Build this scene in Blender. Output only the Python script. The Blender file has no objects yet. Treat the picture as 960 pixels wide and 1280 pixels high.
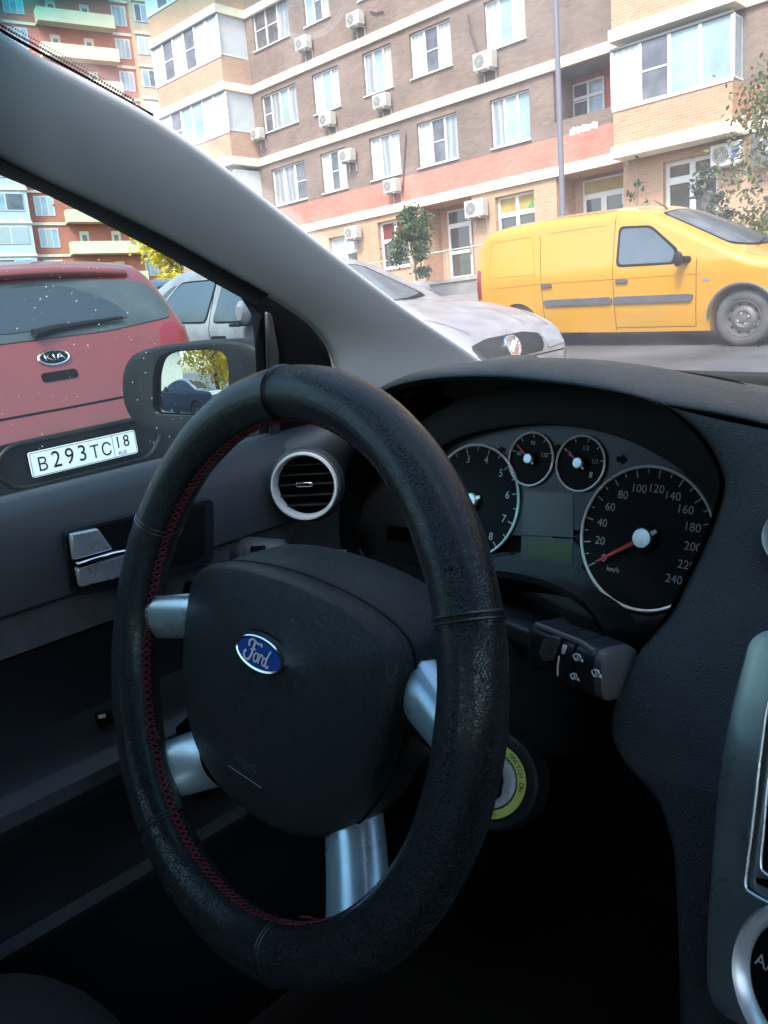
# Parked hatchback interior seen from the passenger side: steering wheel, dials and the street beyond the glass.
import bpy, bmesh, math, random
import numpy as np
from mathutils import Vector, Matrix
from mathutils.bvhtree import BVHTree

random.seed(7)
SC = bpy.context.scene
COL = SC.collection
rad = math.radians
pi = math.pi

# ------------------------------------------------------------------ survey of the place
FOC, CX, CY = 1035.0, 480.0, 640.0          # photograph 960 x 1280
CAMZ = 1.2
def _cam_axes(az, pitch, roll):
    a, p, r = map(rad, (az, pitch, roll))
    f = np.array([-math.sin(a)*math.cos(p), math.cos(a)*math.cos(p), -math.sin(p)])
    rt = np.array([math.cos(a), math.sin(a), 0.0]); up = np.cross(rt, f)
    rt2 = rt*math.cos(r) - up*math.sin(r); up2 = np.cross(rt2, f)
    return np.array([rt2, -up2, f])
CAM = _cam_axes(45.05, 11.97, 4.65)
SX, SY = -.045, .0625                        # slope of the car park
NZ = np.array([-SX, -SY, 1.0]); NZ /= np.linalg.norm(NZ)
def gz(x, y):                                # ground height (camera = z 1.2)
    yy = y if y < 30 else 30 + (1-math.exp(-(y-30)/20))*8
    xx = x if x > -40 else -40 - (1-math.exp((x+40)/20))*8
    yy = yy if yy > -20 else -20 - (1-math.exp((yy+20)/20))*8
    xx = xx if xx < 20 else 20 + (1-math.exp(-(xx-20)/20))*8
    return SY*yy + SX*xx
def ground_axes(yaw):
    a = rad(yaw); f = np.array([math.cos(a), math.sin(a), 0.0]); f = f - NZ*(f@NZ); f /= np.linalg.norm(f)
    return f, np.cross(NZ, f), NZ
def ground_matrix(x, y, yaw, dz=0.0):
    f, l, u = ground_axes(yaw)
    m = Matrix(((f[0], l[0], u[0], x), (f[1], l[1], u[1], y), (f[2], l[2], u[2], gz(x, y)+dz), (0, 0, 0, 1)))
    return m
_f, _l, _u = ground_axes(87.3)
RC = np.array([-_l, _f, _u]).T               # own car axes (right, forward, up) in world
CARCAM = np.array([RC.T @ m for m in CAM])
H = 1.2 * float(NZ[2])                       # eye height above the car's ground
def _ray(px, py, M): return M[0]*(px-CX)/FOC + M[1]*(py-CY)/FOC + M[2]
def wpt(px, py, Y):                          # sight line met with the upright plane y = Y (world)
    r = _ray(px, py, CAM); p = r*(Y/r[1]); return (float(p[0]), float(p[1]), float(p[2]+CAMZ))
def cy(px, py, y):
    r = _ray(px, py, CARCAM); p = r*(y/r[1]); return Vector((float(p[0]), float(p[1]), float(p[2])))
def cx(px, py, x):
    r = _ray(px, py, CARCAM); p = r*(x/r[0]); return Vector((float(p[0]), float(p[1]), float(p[2])))
def cd(px, py, d):
    p = _ray(px, py, CARCAM)*d; return Vector((float(p[0]), float(p[1]), float(p[2])))
def cpl(px, py, o, n):
    r = Vector([float(v) for v in _ray(px, py, CARCAM)]); return r*(Vector(o).dot(n)/r.dot(n))

# ------------------------------------------------------------------ materials
MATS = {}
def new_mat(name):
    m = bpy.data.materials.new(name); m.use_nodes = True
    nt = m.node_tree; b = nt.nodes['Principled BSDF']; return m, nt, b
def mat(name, col, rough=.5, metal=0.0, grain=None, bump=.3, var=0.0, vscale=3.0, spec=.5, coat=0.0, emit=None, dirt=None, rvar=0.0, noise=None, stint=None, crease=.16, gd=.22):
    m, nt, b = new_mat(name); N, L = nt.nodes, nt.links
    if stint: b.inputs['Specular Tint'].default_value = (*stint, 1)
    b.inputs['Base Color'].default_value = (*col, 1); b.inputs['Roughness'].default_value = rough
    b.inputs['Metallic'].default_value = metal; b.inputs['Specular IOR Level'].default_value = spec
    b.inputs['Coat Weight'].default_value = coat; b.inputs['Coat Roughness'].default_value = .06
    tc = N.new('ShaderNodeTexCoord')
    if var or dirt:
        nz = N.new('ShaderNodeTexNoise'); nz.inputs['Scale'].default_value = vscale; nz.inputs['Detail'].default_value = 6
        L.new(tc.outputs['Object'], nz.inputs['Vector'])
        rp = N.new('ShaderNodeValToRGB'); rp.color_ramp.elements[0].position = .35; rp.color_ramp.elements[1].position = .68
        lo = dirt if dirt else tuple(c*(1-var) for c in col); hi = col if dirt else tuple(min(1, c*(1+var)) for c in col)
        rp.color_ramp.elements[0].color = (*lo, 1); rp.color_ramp.elements[1].color = (*hi, 1)
        L.new(nz.outputs['Fac'], rp.inputs['Fac']); L.new(rp.outputs['Color'], b.inputs['Base Color'])
    if rvar:
        n2 = N.new('ShaderNodeTexNoise'); n2.inputs['Scale'].default_value = vscale*1.7; n2.inputs['Detail'].default_value = 5
        L.new(tc.outputs['Object'], n2.inputs['Vector'])
        mr = N.new('ShaderNodeMapRange'); mr.inputs['From Min'].default_value = .3; mr.inputs['From Max'].default_value = .7
        mr.inputs['To Min'].default_value = max(.02, rough-rvar); mr.inputs['To Max'].default_value = min(1, rough+rvar)
        L.new(n2.outputs['Fac'], mr.inputs['Value']); L.new(mr.outputs['Result'], b.inputs['Roughness'])
    if grain:
        v = N.new('ShaderNodeTexVoronoi'); v.feature = 'DISTANCE_TO_EDGE'; v.inputs['Scale'].default_value = grain
        n3 = N.new('ShaderNodeTexNoise'); n3.inputs['Scale'].default_value = grain*.6
        mx = N.new('ShaderNodeMixRGB'); mx.inputs['Fac'].default_value = .02
        L.new(tc.outputs['Object'], n3.inputs['Vector']); L.new(tc.outputs['Object'], mx.inputs['Color1']); L.new(n3.outputs['Color'], mx.inputs['Color2'])
        L.new(mx.outputs['Color'], v.inputs['Vector'])
        mr = N.new('ShaderNodeMapRange'); mr.inputs['From Max'].default_value = crease
        L.new(v.outputs['Distance'], mr.inputs['Value'])
        bp = N.new('ShaderNodeBump'); bp.inputs['Strength'].default_value = bump; bp.inputs['Distance'].default_value = gd/grain
        L.new(mr.outputs['Result'], bp.inputs['Height']); L.new(bp.outputs['Normal'], b.inputs['Normal'])
    if noise:
        n4 = N.new('ShaderNodeTexNoise'); n4.inputs['Scale'].default_value = noise; n4.inputs['Detail'].default_value = 4
        L.new(tc.outputs['Object'], n4.inputs['Vector'])
        bp = N.new('ShaderNodeBump'); bp.inputs['Strength'].default_value = bump; bp.inputs['Distance'].default_value = .4/noise
        L.new(n4.outputs['Fac'], bp.inputs['Height']); L.new(bp.outputs['Normal'], b.inputs['Normal'])
    if emit: b.inputs['Emission Color'].default_value = (*emit[0], 1); b.inputs['Emission Strength'].default_value = emit[1]
    MATS[name] = m; return m
def brick_mat(name, c1, c2, mortar, var=.25):
    m, nt, b = new_mat(name); N, L = nt.nodes, nt.links
    tc = N.new('ShaderNodeTexCoord'); sp = N.new('ShaderNodeSeparateXYZ'); cb = N.new('ShaderNodeCombineXYZ'); ad = N.new('ShaderNodeMath'); ad.operation = 'ADD'
    L.new(tc.outputs['Object'], sp.inputs[0]); L.new(sp.outputs['X'], ad.inputs[0]); L.new(sp.outputs['Y'], ad.inputs[1])
    L.new(ad.outputs[0], cb.inputs['X']); L.new(sp.outputs['Z'], cb.inputs['Y'])
    br = N.new('ShaderNodeTexBrick'); br.inputs['Scale'].default_value = 1.0
    br.inputs['Brick Width'].default_value = .26; br.inputs['Row Height'].default_value = .078; br.inputs['Mortar Size'].default_value = .008; br.inputs['Mortar Smooth'].default_value = .2
    br.inputs['Color1'].default_value = (*c1, 1); br.inputs['Color2'].default_value = (*c2, 1); br.inputs['Mortar'].default_value = (*mortar, 1)
    L.new(cb.outputs[0], br.inputs['Vector'])
    nz = N.new('ShaderNodeTexNoise'); nz.inputs['Scale'].default_value = .7; nz.inputs['Detail'].default_value = 8; L.new(tc.outputs['Object'], nz.inputs['Vector'])
    mr = N.new('ShaderNodeMapRange'); mr.inputs['From Min'].default_value = .3; mr.inputs['From Max'].default_value = .7; mr.inputs['To Min'].default_value = 1-var; mr.inputs['To Max'].default_value = 1+var*.5
    L.new(nz.outputs['Fac'], mr.inputs['Value'])
    mx = N.new('ShaderNodeMixRGB'); mx.blend_type = 'MULTIPLY'; mx.inputs['Fac'].default_value = 1
    L.new(br.outputs['Color'], mx.inputs['Color1']); L.new(mr.outputs['Result'], mx.inputs['Color2']); L.new(mx.outputs['Color'], b.inputs['Base Color'])
    bp = N.new('ShaderNodeBump'); bp.inputs['Strength'].default_value = .4; bp.inputs['Distance'].default_value = .01; bp.invert = True
    L.new(br.outputs['Fac'], bp.inputs['Height']); L.new(bp.outputs['Normal'], b.inputs['Normal'])
    b.inputs['Roughness'].default_value = .85; MATS[name] = m; return m
def glass_mat(name, tint=(1, 1, 1), dust=.04, dustcol=(.8, .82, .85), refl=.10, band=None):
    m, nt, b = new_mat(name); N, L = nt.nodes, nt.links
    N.remove(b); out = N['Material Output']
    tr = N.new('ShaderNodeBsdfTransparent'); tr.inputs['Color'].default_value = (*tint, 1)
    gl = N.new('ShaderNodeBsdfGlossy'); gl.inputs['Roughness'].default_value = .02
    lw = N.new('ShaderNodeLayerWeight'); lw.inputs['Blend'].default_value = .25
    ml = N.new('ShaderNodeMath'); ml.operation = 'MULTIPLY'; ml.inputs[1].default_value = refl*3; L.new(lw.outputs['Fresnel'], ml.inputs[0])
    m1 = N.new('ShaderNodeMixShader'); L.new(ml.outputs[0], m1.inputs['Fac']); L.new(tr.outputs[0], m1.inputs[1]); L.new(gl.outputs[0], m1.inputs[2])
    df = N.new('ShaderNodeBsdfDiffuse'); df.inputs['Color'].default_value = (*dustcol, 1)
    tl = N.new('ShaderNodeBsdfTranslucent'); tl.inputs['Color'].default_value = (*dustcol, 1)
    md = N.new('ShaderNodeMixShader'); md.inputs['Fac'].default_value = .65; L.new(df.outputs[0], md.inputs[1]); L.new(tl.outputs[0], md.inputs[2])
    nz = N.new('ShaderNodeTexNoise'); nz.inputs['Scale'].default_value = 9; nz.inputs['Detail'].default_value = 7
    tc = N.new('ShaderNodeTexCoord'); L.new(tc.outputs['Object'], nz.inputs['Vector'])
    mr = N.new('ShaderNodeMapRange'); mr.inputs['From Min'].default_value = .3; mr.inputs['From Max'].default_value = .7; mr.inputs['To Min'].default_value = dust*.55; mr.inputs['To Max'].default_value = dust*1.5
    L.new(nz.outputs['Fac'], mr.inputs['Value'])
    m2 = N.new('ShaderNodeMixShader'); L.new(mr.outputs['Result'], m2.inputs['Fac']); L.new(m1.outputs[0], m2.inputs[1]); L.new(md.outputs[0], m2.inputs[2])
    L.new(m2.outputs[0], out.inputs['Surface'])
    if band:       # tinted sun band of a windscreen: (z start, z full, colour)
        sp = N.new('ShaderNodeSeparateXYZ'); L.new(tc.outputs['Object'], sp.inputs[0])
        mb = N.new('ShaderNodeMapRange'); mb.inputs['From Min'].default_value = band[0]; mb.inputs['From Max'].default_value = band[1]; L.new(sp.outputs['Z'], mb.inputs['Value'])
        mc = N.new('ShaderNodeMixRGB'); mc.inputs['Color1'].default_value = (*tint, 1); mc.inputs['Color2'].default_value = (*band[2], 1)
        L.new(mb.outputs['Result'], mc.inputs['Fac']); L.new(mc.outputs['Color'], tr.inputs['Color'])
    MATS[name] = m; return m

# cabin
CT = (.78, .95, 1.0)
mat('leather', (.0035, .0050, .0062), .25, spec=.6, stint=CT, grain=430, bump=.9, rvar=.02, vscale=30)
mat('leather_smooth', (.009, .011, .012), .30, spec=.7, stint=CT, grain=900, bump=.12, rvar=.05, vscale=30)
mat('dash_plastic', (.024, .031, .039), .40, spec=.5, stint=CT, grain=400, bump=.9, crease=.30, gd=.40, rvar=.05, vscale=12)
mat('airbag_plastic', (.0055, .0080, .0100), .31, spec=.6, stint=CT, grain=520, bump=.9, crease=.26, gd=.30, rvar=.05, vscale=12)
mat('smooth_plastic', (.009, .012, .016), .42, rvar=.08, vscale=14)
mat('door_plastic', (.022, .029, .037), .52, grain=700, bump=.25, rvar=.06, vscale=8)
mat('door_cloth', (.075, .082, .090), .9, noise=900, bump=.5, var=.15, vscale=60)
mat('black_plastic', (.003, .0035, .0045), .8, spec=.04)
mat('gloss_black', (.0025, .003, .0045), .5, spec=.15)
mat('cluster_face', (.020, .031, .036), .45, var=.12, vscale=20)
mat('dial_face', (.004, .005, .007), .6, spec=.12)
mat('lcd_green', (.030, .055, .018), .3)
mat('lcd_frame', (.030, .038, .042), .3)
mat('end_grey', (.055, .060, .066), .45, rvar=.08, vscale=30)
mat('numeral_white', (.34, .365, .385), .5)
mat('bezel_silver', (.72, .78, .82), .25, metal=.3)
mat('print_white', (.62, .66, .70), .5)
mat('print_dim', (.30, .33, .36), .5)
mat('print_dark', (.0025, .003, .0035), .7, spec=.2)
mat('needle_red', (.50, .02, .035), .45)
mat('silver_trim', (.40, .57, .65), .30, metal=.6, rvar=.05, vscale=40)
mat('satin_silver', (.52, .60, .64), .28, metal=.55, rvar=.05, vscale=40)
mat('console_silver', (.30, .385, .41), .30, metal=.8, rvar=.05, vscale=30)
mat('chrome', (.75, .77, .79), .12, metal=1.0)
mat('pillar_cloth', (.62, .64, .625), .95, noise=1400, bump=.35, var=.06, vscale=5)
mat('rubber_seal', (.010, .010, .012), .6)
mat('thread_red', (.11, .010, .026), .7)
mat('badge_blue', (.015, .075, .36), .22, coat=.5)
mat('glow_ring', (.42, .50, .12), .5, var=.08, vscale=60)
mat('carpet', (.012, .012, .013), 1.0, noise=700, bump=.7)
mat('seat_cloth', (.016, .017, .020), .95, noise=900, bump=.5, var=.2, vscale=80)
mat('headliner', (.30, .31, .31), .95)
glass_mat('windscreen_glass', tint=(.97, 1, .99), dust=.066, refl=.06, band=(.159, .177, (.02, .40, .47)))
glass_mat('side_glass', tint=(.60, .79, .80), dust=.028, dustcol=(.6, .75, .8), refl=.06)
m, nt, b = new_mat('water'); b.inputs['Roughness'].default_value = .05; b.inputs['Base Color'].default_value = (.9, .95, .96, 1); _t = nt.nodes.new('ShaderNodeBsdfTranslucent'); _t.inputs['Color'].default_value = (.95, .98, 1, 1); _m = nt.nodes.new('ShaderNodeMixShader'); _m.inputs['Fac'].default_value = .75; nt.links.new(b.outputs[0], _m.inputs[1]); nt.links.new(_t.outputs[0], _m.inputs[2]); nt.links.new(_m.outputs[0], nt.nodes['Material Output'].inputs['Surface']); MATS['water'] = m  # white translucent colour stands in for sky light refracted by the drops
glass_mat('passenger_glass', tint=(.90, .94, .94), dust=.004, refl=.06)
glass_mat('tinted_glass', tint=(.42, .47, .47), dust=.004, refl=.06)
m, nt, b = new_mat('mirror_glass'); b.inputs['Metallic'].default_value = 1; b.inputs['Base Color'].default_value = (.82, .88, .90, 1); b.inputs['Roughness'].default_value = .015; MATS['mirror_glass'] = m
# street
mat('asphalt', (.058, .057, .060), .92, noise=45, bump=.7, var=.5, vscale=.9)
mat('kerb_stone', (.30, .29, .28), .9, noise=30, var=.2, vscale=3)
mat('concrete', (.20, .195, .19), .9, noise=30, var=.2, vscale=1.5)
brick_mat('brown_brick', (.180, .128, .104), (.230, .168, .138), (.205, .17, .148))
brick_mat('peach_brick', (.40, .235, .14), (.475, .29, .18), (.43, .34, .265), .12)
brick_mat('red_brick', (.47, .135, .085), (.55, .175, .11), (.42, .2, .15), .15)
brick_mat('red_band', (.46, .165, .125), (.53, .205, .155), (.47, .23, .18), .2)
brick_mat('beige_brick', (.48, .36, .25), (.54, .42, .30), (.5, .42, .34), .12)
mat('cream_paint', (.74, .68, .52), .8, var=.10, vscale=2.0)
mat('balcony_cream', (.70, .62, .42), .8, var=.08, vscale=.6)
mat('white_frame', (.62, .63, .63), .4)
mat('white_panel', (.50, .55, .57), .5, var=.05)
def curtain_mat(name, a, b_, sc, dist):  # wave stripes paint the light and shade of folds into the cloth colour
    m, nt, b = new_mat(name); N, L = nt.nodes, nt.links
    tc = N.new('ShaderNodeTexCoord'); wv = N.new('ShaderNodeTexWave'); wv.bands_direction = 'X'; wv.inputs['Scale'].default_value = sc; wv.inputs['Distortion'].default_value = dist; wv.inputs['Detail'].default_value = 3; wv.inputs['Detail Scale'].default_value = .6
    L.new(tc.outputs['Object'], wv.inputs['Vector']); rp = N.new('ShaderNodeValToRGB'); rp.color_ramp.elements[0].color = (*a, 1); rp.color_ramp.elements[1].color = (*b_, 1)
    L.new(wv.outputs['Fac'], rp.inputs['Fac']); L.new(rp.outputs['Color'], b.inputs['Base Color']); b.inputs['Roughness'].default_value = .15; b.inputs['Specular IOR Level'].default_value = .8; MATS[name] = m
curtain_mat('curtain', (.33, .37, .385), (.46, .50, .51), 1.7, 3)
curtain_mat('curtain_warm', (.34, .31, .25), (.46, .43, .36), 2.3, 2)
curtain_mat('curtain_grey', (.19, .215, .235), (.31, .34, .36), 1.2, 4)
mat('dark_pane', (.10, .10, .115), .06, spec=.9, var=.4, vscale=2)
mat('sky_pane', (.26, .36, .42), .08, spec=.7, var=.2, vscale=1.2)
mat('shop_pane', (.055, .06, .06), .03, spec=1.0)
mat('yellow_banner', (.40, .34, .09), .6, dirt=(.34, .22, .07), vscale=2.2)
mat('green_print', (.10, .26, .08), .6)
mat('red_print', (.16, .03, .03), .6)
mat('blue_print', (.05, .10, .45), .6)
mat('ac_white', (.46, .455, .43), .5, var=.08, vscale=4)
mat('ac_grille', (.09, .095, .10), .6)
mat('sign_grey', (.10, .10, .115), .5)
mat('pole_grey', (.15, .155, .19), .5)
mat('cable_dark', (.08, .07, .07), .7)
mat('yellow_paint', (.56, .262, .006), .26, coat=.7, dirt=(.47, .250, .022), vscale=1.1)
mat('red_paint', (.225, .034, .024), .28, coat=.8, dirt=(.185, .036, .029), vscale=4)
mat('white_paint', (.29, .285, .305), .34, coat=.4, dirt=(.20, .195, .215), vscale=6)
mat('blue_paint', (.03, .05, .10), .3, coat=.6)
mat('car_black', (.006, .0075, .009), .5, spec=.3, var=.2, vscale=8)
mat('car_grey_plastic', (.085, .088, .10), .6, var=.15, vscale=8)
mat('car_glass', (.030, .036, .040), .05, spec=.9)
mat('car_glass_light', (.06, .085, .11), .12, spec=.9, var=.25, vscale=1.4)
mat('dusty_glass', (.075, .085, .085), .30, dirt=(.045, .055, .055), vscale=5)
mat('rubber_tyre', (.052, .052, .055), .85, var=.3, vscale=6)
mat('steel_rim', (.095, .092, .092), .55, metal=.3, var=.2, vscale=8)
mat('lamp_red', (.24, .012, .018), .15, coat=.6)
mat('lamp_clear', (.24, .26, .29), .12, spec=.8)
mat('plate_white', (.80, .83, .83), .45)
mat('bark', (.13, .10, .075), .9, noise=30, var=.3, vscale=8)
def leaf_mat(name, a, b_, tr=.35):
    m, nt, b = new_mat(name); N, L = nt.nodes, nt.links
    oi = N.new('ShaderNodeTexCoord'); nz = N.new('ShaderNodeTexNoise'); nz.inputs['Scale'].default_value = 4.0; nz.inputs['Detail'].default_value = 5
    L.new(oi.outputs['Object'], nz.inputs['Vector'])
    rp = N.new('ShaderNodeValToRGB'); rp.color_ramp.elements[0].position = .35; rp.color_ramp.elements[1].position = .65
    rp.color_ramp.elements[0].color = (*a, 1); rp.color_ramp.elements[1].color = (*b_, 1)
    L.new(nz.outputs['Fac'], rp.inputs['Fac']); L.new(rp.outputs['Color'], b.inputs['Base Color']); b.inputs['Roughness'].default_value = .6
    t = N.new('ShaderNodeBsdfTranslucent'); L.new(rp.outputs['Color'], t.inputs['Color'])
    mx = N.new('ShaderNodeMixShader'); mx.inputs['Fac'].default_value = tr
    L.new(b.outputs[0], mx.inputs[1]); L.new(t.outputs[0], mx.inputs[2]); L.new(mx.outputs[0], N['Material Output'].inputs['Surface'])
    MATS[name] = m
leaf_mat('leaf_olive', (.085, .105, .032), (.19, .175, .075)); leaf_mat('leaf_green', (.035, .075, .025), (.08, .12, .04))
leaf_mat('leaf_yellow', (.56, .40, .02), (.80, .64, .06), tr=.5); leaf_mat('leaf_conifer', (.03, .06, .035), (.055, .085, .05))

# ------------------------------------------------------------------ mesh tools
class MB:
    def __init__(s): s.v = []; s.f = []; s.m = []; s.mats = []
    def mi(s, name):
        if name not in s.mats: s.mats.append(name)
        return s.mats.index(name)
    def add(s, vs, fs, m):
        k = len(s.v); i = s.mi(m)
        s.v += [Vector(v) for v in vs]
        for f in fs: s.f.append(tuple(a+k for a in f)); s.m.append(i)
        return s
    def box(s, lo, hi, m):
        x0, y0, z0 = lo; x1, y1, z1 = hi
        return s.add([(x0,y0,z0),(x1,y0,z0),(x1,y1,z0),(x0,y1,z0),(x0,y0,z1),(x1,y0,z1),(x1,y1,z1),(x0,y1,z1)],
              [(0,3,2,1),(4,5,6,7),(0,1,5,4),(1,2,6,5),(2,3,7,6),(3,0,4,7)], m)
    def grid(s, rows, m, close=False, flip=False):
        n, k = len(rows), len(rows[0]); fs = []
        for i in range(n-1):
            for j in range(k if close else k-1):
                q = (i*k+j, i*k+(j+1) % k, (i+1)*k+(j+1) % k, (i+1)*k+j)
                fs.append(q[::-1] if flip else q)
        return s.add([p for r in rows for p in r], fs, m)
    def tube(s, pts, r, m, n=8, closed=False, caps=True):
        P = [Vector(p) for p in pts]; k = len(P); rows = []
        rr = r if isinstance(r, (list, tuple)) else [r]*k
        ref = None
        for i in range(k):
            a = P[(i-1) % k] if (closed or i) else P[0]; b = P[(i+1) % k] if (closed or i < k-1) else P[-1]
            t = (b-a).normalized()
            if ref is None: ref = t.orthogonal().normalized()
            ref = (ref - t*ref.dot(t)); ref = ref.normalized() if ref.length > 1e-9 else t.orthogonal().normalized()
            bn = t.cross(ref)
            rows.append([P[i] + (ref*math.cos(2*pi*j/n) + bn*math.sin(2*pi*j/n))*rr[i] for j in range(n)])
        if closed: rows.append(rows[0])
        s.grid(rows, m, close=True)
        if caps and not closed:
            s.add(rows[0], [tuple(range(n))[::-1]], m); s.add(rows[-1], [tuple(range(n))], m)
        return s
    def poly(s, pts, m, flip=False):
        return s.add(pts, [tuple(range(len(pts)))[::-1] if flip else tuple(range(len(pts)))], m)
    def prism(s, pts, off, m, rim=None):
        P = [Vector(p) for p in pts]; o = Vector(off); Q = [p+o for p in P]; n = len(P)
        s.add(P, [tuple(range(n))[::-1]], m); s.add(Q, [tuple(range(n))], m)
        s.add(P+Q, [(i, (i+1) % n, n+(i+1) % n, n+i) for i in range(n)], rim or m); return s
    def lathe(s, prof, m, o, ax, e, n=40, arc=None):     # prof (radius, along axis); ax axis, e start direction
        o, ax, e = Vector(o), Vector(ax).normalized(), Vector(e); e = (e-ax*e.dot(ax)).normalized(); g = ax.cross(e)
        rows = [[o + ax*h + (e*math.cos(2*pi*j/n)+g*math.sin(2*pi*j/n))*r for j in range(n)] for r, h in prof]
        return s.grid(rows, m, close=True)
    def build(s, name, parent=None, smooth=True, bevel=0, sub=0, solid=0, split=40, loc=None):
        me = bpy.data.meshes.new(name); me.from_pydata([tuple(v) for v in s.v], [], s.f)
        for n in s.mats: me.materials.append(MATS[n])
        for p, i in zip(me.polygons, s.m): p.material_index = i
        bm = bmesh.new(); bm.from_mesh(me); bmesh.ops.remove_doubles(bm, verts=bm.verts, dist=1e-6); bmesh.ops.recalc_face_normals(bm, faces=bm.faces)
        bm.to_mesh(me); bm.free()
        if smooth:
            for p in me.polygons: p.use_smooth = True
        o = bpy.data.objects.new(name, me); COL.objects.link(o)
        if parent: o.parent = parent
        if loc is not None: o.location = loc
        if solid:
            d = o.modifiers.new('solid', 'SOLIDIFY'); d.thickness = solid; d.offset = 0
        if bevel:
            d = o.modifiers.new('bevel', 'BEVEL'); d.width = bevel; d.segments = 2; d.limit_method = 'ANGLE'; d.angle_limit = rad(35)
        if sub:
            d = o.modifiers.new('sub', 'SUBSURF'); d.levels = d.render_levels = sub
        elif smooth and split:
            with_auto(me, split)
        return o
def with_auto(me, ang):
    me.set_sharp_from_angle(angle=rad(ang))
def empty(name, mtx):
    o = bpy.data.objects.new(name, None); COL.objects.link(o); o.empty_display_size = .2; o.matrix_world = mtx; return o
def tag(o, label=None, cat=None, group=None, kind=None):
    if label: o['label'] = label
    if cat: o['category'] = cat
    if group: o['group'] = group
    if kind: o['kind'] = kind
    return o
def catmull(pts, n, closed=False):
    P = [Vector(p) for p in pts]; k = len(P); out = []
    m = k if closed else k-1
    for i in range(n):
        t = i/(n if closed else n-1)*m; a = min(int(t), m-1); u = t-a
        g = (lambda q: P[q % k]) if closed else (lambda q: P[max(0, min(k-1, q))])
        p0, p1, p2, p3 = g(a-1), g(a), g(a+1), g(a+2)
        out.append(.5*((2*p1)+(p2-p0)*u+(2*p0-5*p1+4*p2-p3)*u*u+(3*p1-p0-3*p2+p3)*u**3))
    return out
def resample(pts, n):
    P = [Vector(p) for p in pts]; d = [0]
    for a, b in zip(P, P[1:]): d.append(d[-1]+(b-a).length)
    out = []
    for i in range(n):
        t = d[-1]*i/(n-1); k = max(j for j in range(len(d)) if d[j] <= t+1e-12); k = min(k, len(P)-2)
        u = (t-d[k])/max(1e-9, d[k+1]-d[k]); out.append(P[k].lerp(P[k+1], u))
    return out
def round_poly(pts, r, n=4):                  # 2-D polygon with rounded corners
    P = [Vector((p[0], p[1])) for p in pts]; k = len(P); out = []
    for i in range(k):
        a, b, c = P[i-1], P[i], P[(i+1) % k]
        rr = min(r, (a-b).length*.45, (c-b).length*.45); p, q = b+(a-b).normalized()*rr, b+(c-b).normalized()*rr
        for j in range(n+1):
            t = j/n; out.append((1-t)**2*p + 2*t*(1-t)*b + t*t*q)
    return [(p.x, p.y) for p in out]
def text_geo(txt, size, extrude=0.0, shear=0.0, spacing=1.0):
    cu = bpy.data.curves.new('t', 'FONT'); cu.body = txt; cu.size = size; cu.extrude = extrude; cu.align_x = 'CENTER'; cu.align_y = 'CENTER'; cu.shear = shear; cu.space_character = spacing
    cu.resolution_u = 3
    o = bpy.data.objects.new('t', cu); COL.objects.link(o)
    dg = bpy.context.evaluated_depsgraph_get(); me = bpy.data.meshes.new_from_object(o.evaluated_get(dg))
    vs = [v.co.copy() for v in me.vertices]; fs = [tuple(p.vertices) for p in me.polygons]
    bpy.data.objects.remove(o); bpy.data.curves.remove(cu); bpy.data.meshes.remove(me); return vs, fs
def put_text(mb, txt, size, o, ux, uy, m, lift=0.0, shear=0.0, spacing=1.0, sx=1.0, fn=None):
    vs, fs = text_geo(txt, size, 0, shear, spacing); ux, uy = Vector(ux), Vector(uy); n = ux.cross(uy).normalized(); o = Vector(o)
    P = [o+ux*(v.x*sx)+uy*v.y+n*lift for v in vs]
    if fn: P = [fn(p) for p in P]
    mb.add(P, fs, m)
SKY_S, SUN_S, EXPO = .14, 1.3, 2.12

# ------------------------------------------------------------------ OUR CAR (cabin); coordinates: x right, y forward, z up, eye point = 0
CM = Matrix(((RC[0][0], RC[0][1], RC[0][2], 0), (RC[1][0], RC[1][1], RC[1][2], 0), (RC[2][0], RC[2][1], RC[2][2], CAMZ), (0, 0, 0, 1))) @ Matrix.Translation((0, 0, -H))
car = tag(empty('car', CM), 'dark car cabin around the viewer with leather steering wheel, dials and grey pillar', 'car')
LOC = (0, 0, H)
def part(mb, name, label=None, **k):
    o = mb.build(name, car, loc=LOC, **k)
    return tag(o, label) if label else o
XC = -.064                                   # middle of the cabin
def mir(p): return Vector((2*XC-p[0], p[1], p[2]))

# steering wheel
WC = Vector((-.424, .2653, -.2375)); WN = Vector((-.0131, -.9433, .3316)).normalized()
WE1 = (Vector((1, 0, 0))-WN*WN.x).normalized(); WE2 = WN.cross(WE1)
def W(u, v, w=0.0): return WC + WE1*u + WE2*v + WN*w
RM, RT = .176, .0180
mb = MB(); rows = []
for i in range(161):
    a = 2*pi*i/160; row = []
    for j in range(28):
        b = 2*pi*j/28; r = RT*(1+.012*math.sin(a*9+1.3)+.008*math.sin(a*23))
        k = RM+r*math.cos(b); row.append(W(k*math.cos(a), k*math.sin(a), r*1.03*math.sin(b)))
    rows.append(row)
mb.grid(rows, 'leather', close=True)
wheel = part(mb, 'steering_wheel')
for deg in (97, 22.5, 239, 289.5, 158):
    a = rad(deg); c = W(RM*math.cos(a), RM*math.sin(a)); er = WE1*math.cos(a)+WE2*math.sin(a); mb = MB()
    for off in (-.0016, .0016):
        tg_ = -WE1*math.sin(a)+WE2*math.cos(a)
        mb.tube([c+tg_*off+(er*math.cos(t)+WN*math.sin(t))*(RT*1.012) for t in np.linspace(0, 2*pi, 40, endpoint=False)], .0009, 'leather_smooth', 6, closed=True)
    mb.build('cover_seam', wheel)
mb = MB(); pts = []
def inner(a, b, lift=.0008):
    k = RM+(RT+lift)*math.cos(b); return W(k*math.cos(a), k*math.sin(a), (RT+lift)*1.03*math.sin(b))
NST = 190
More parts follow.
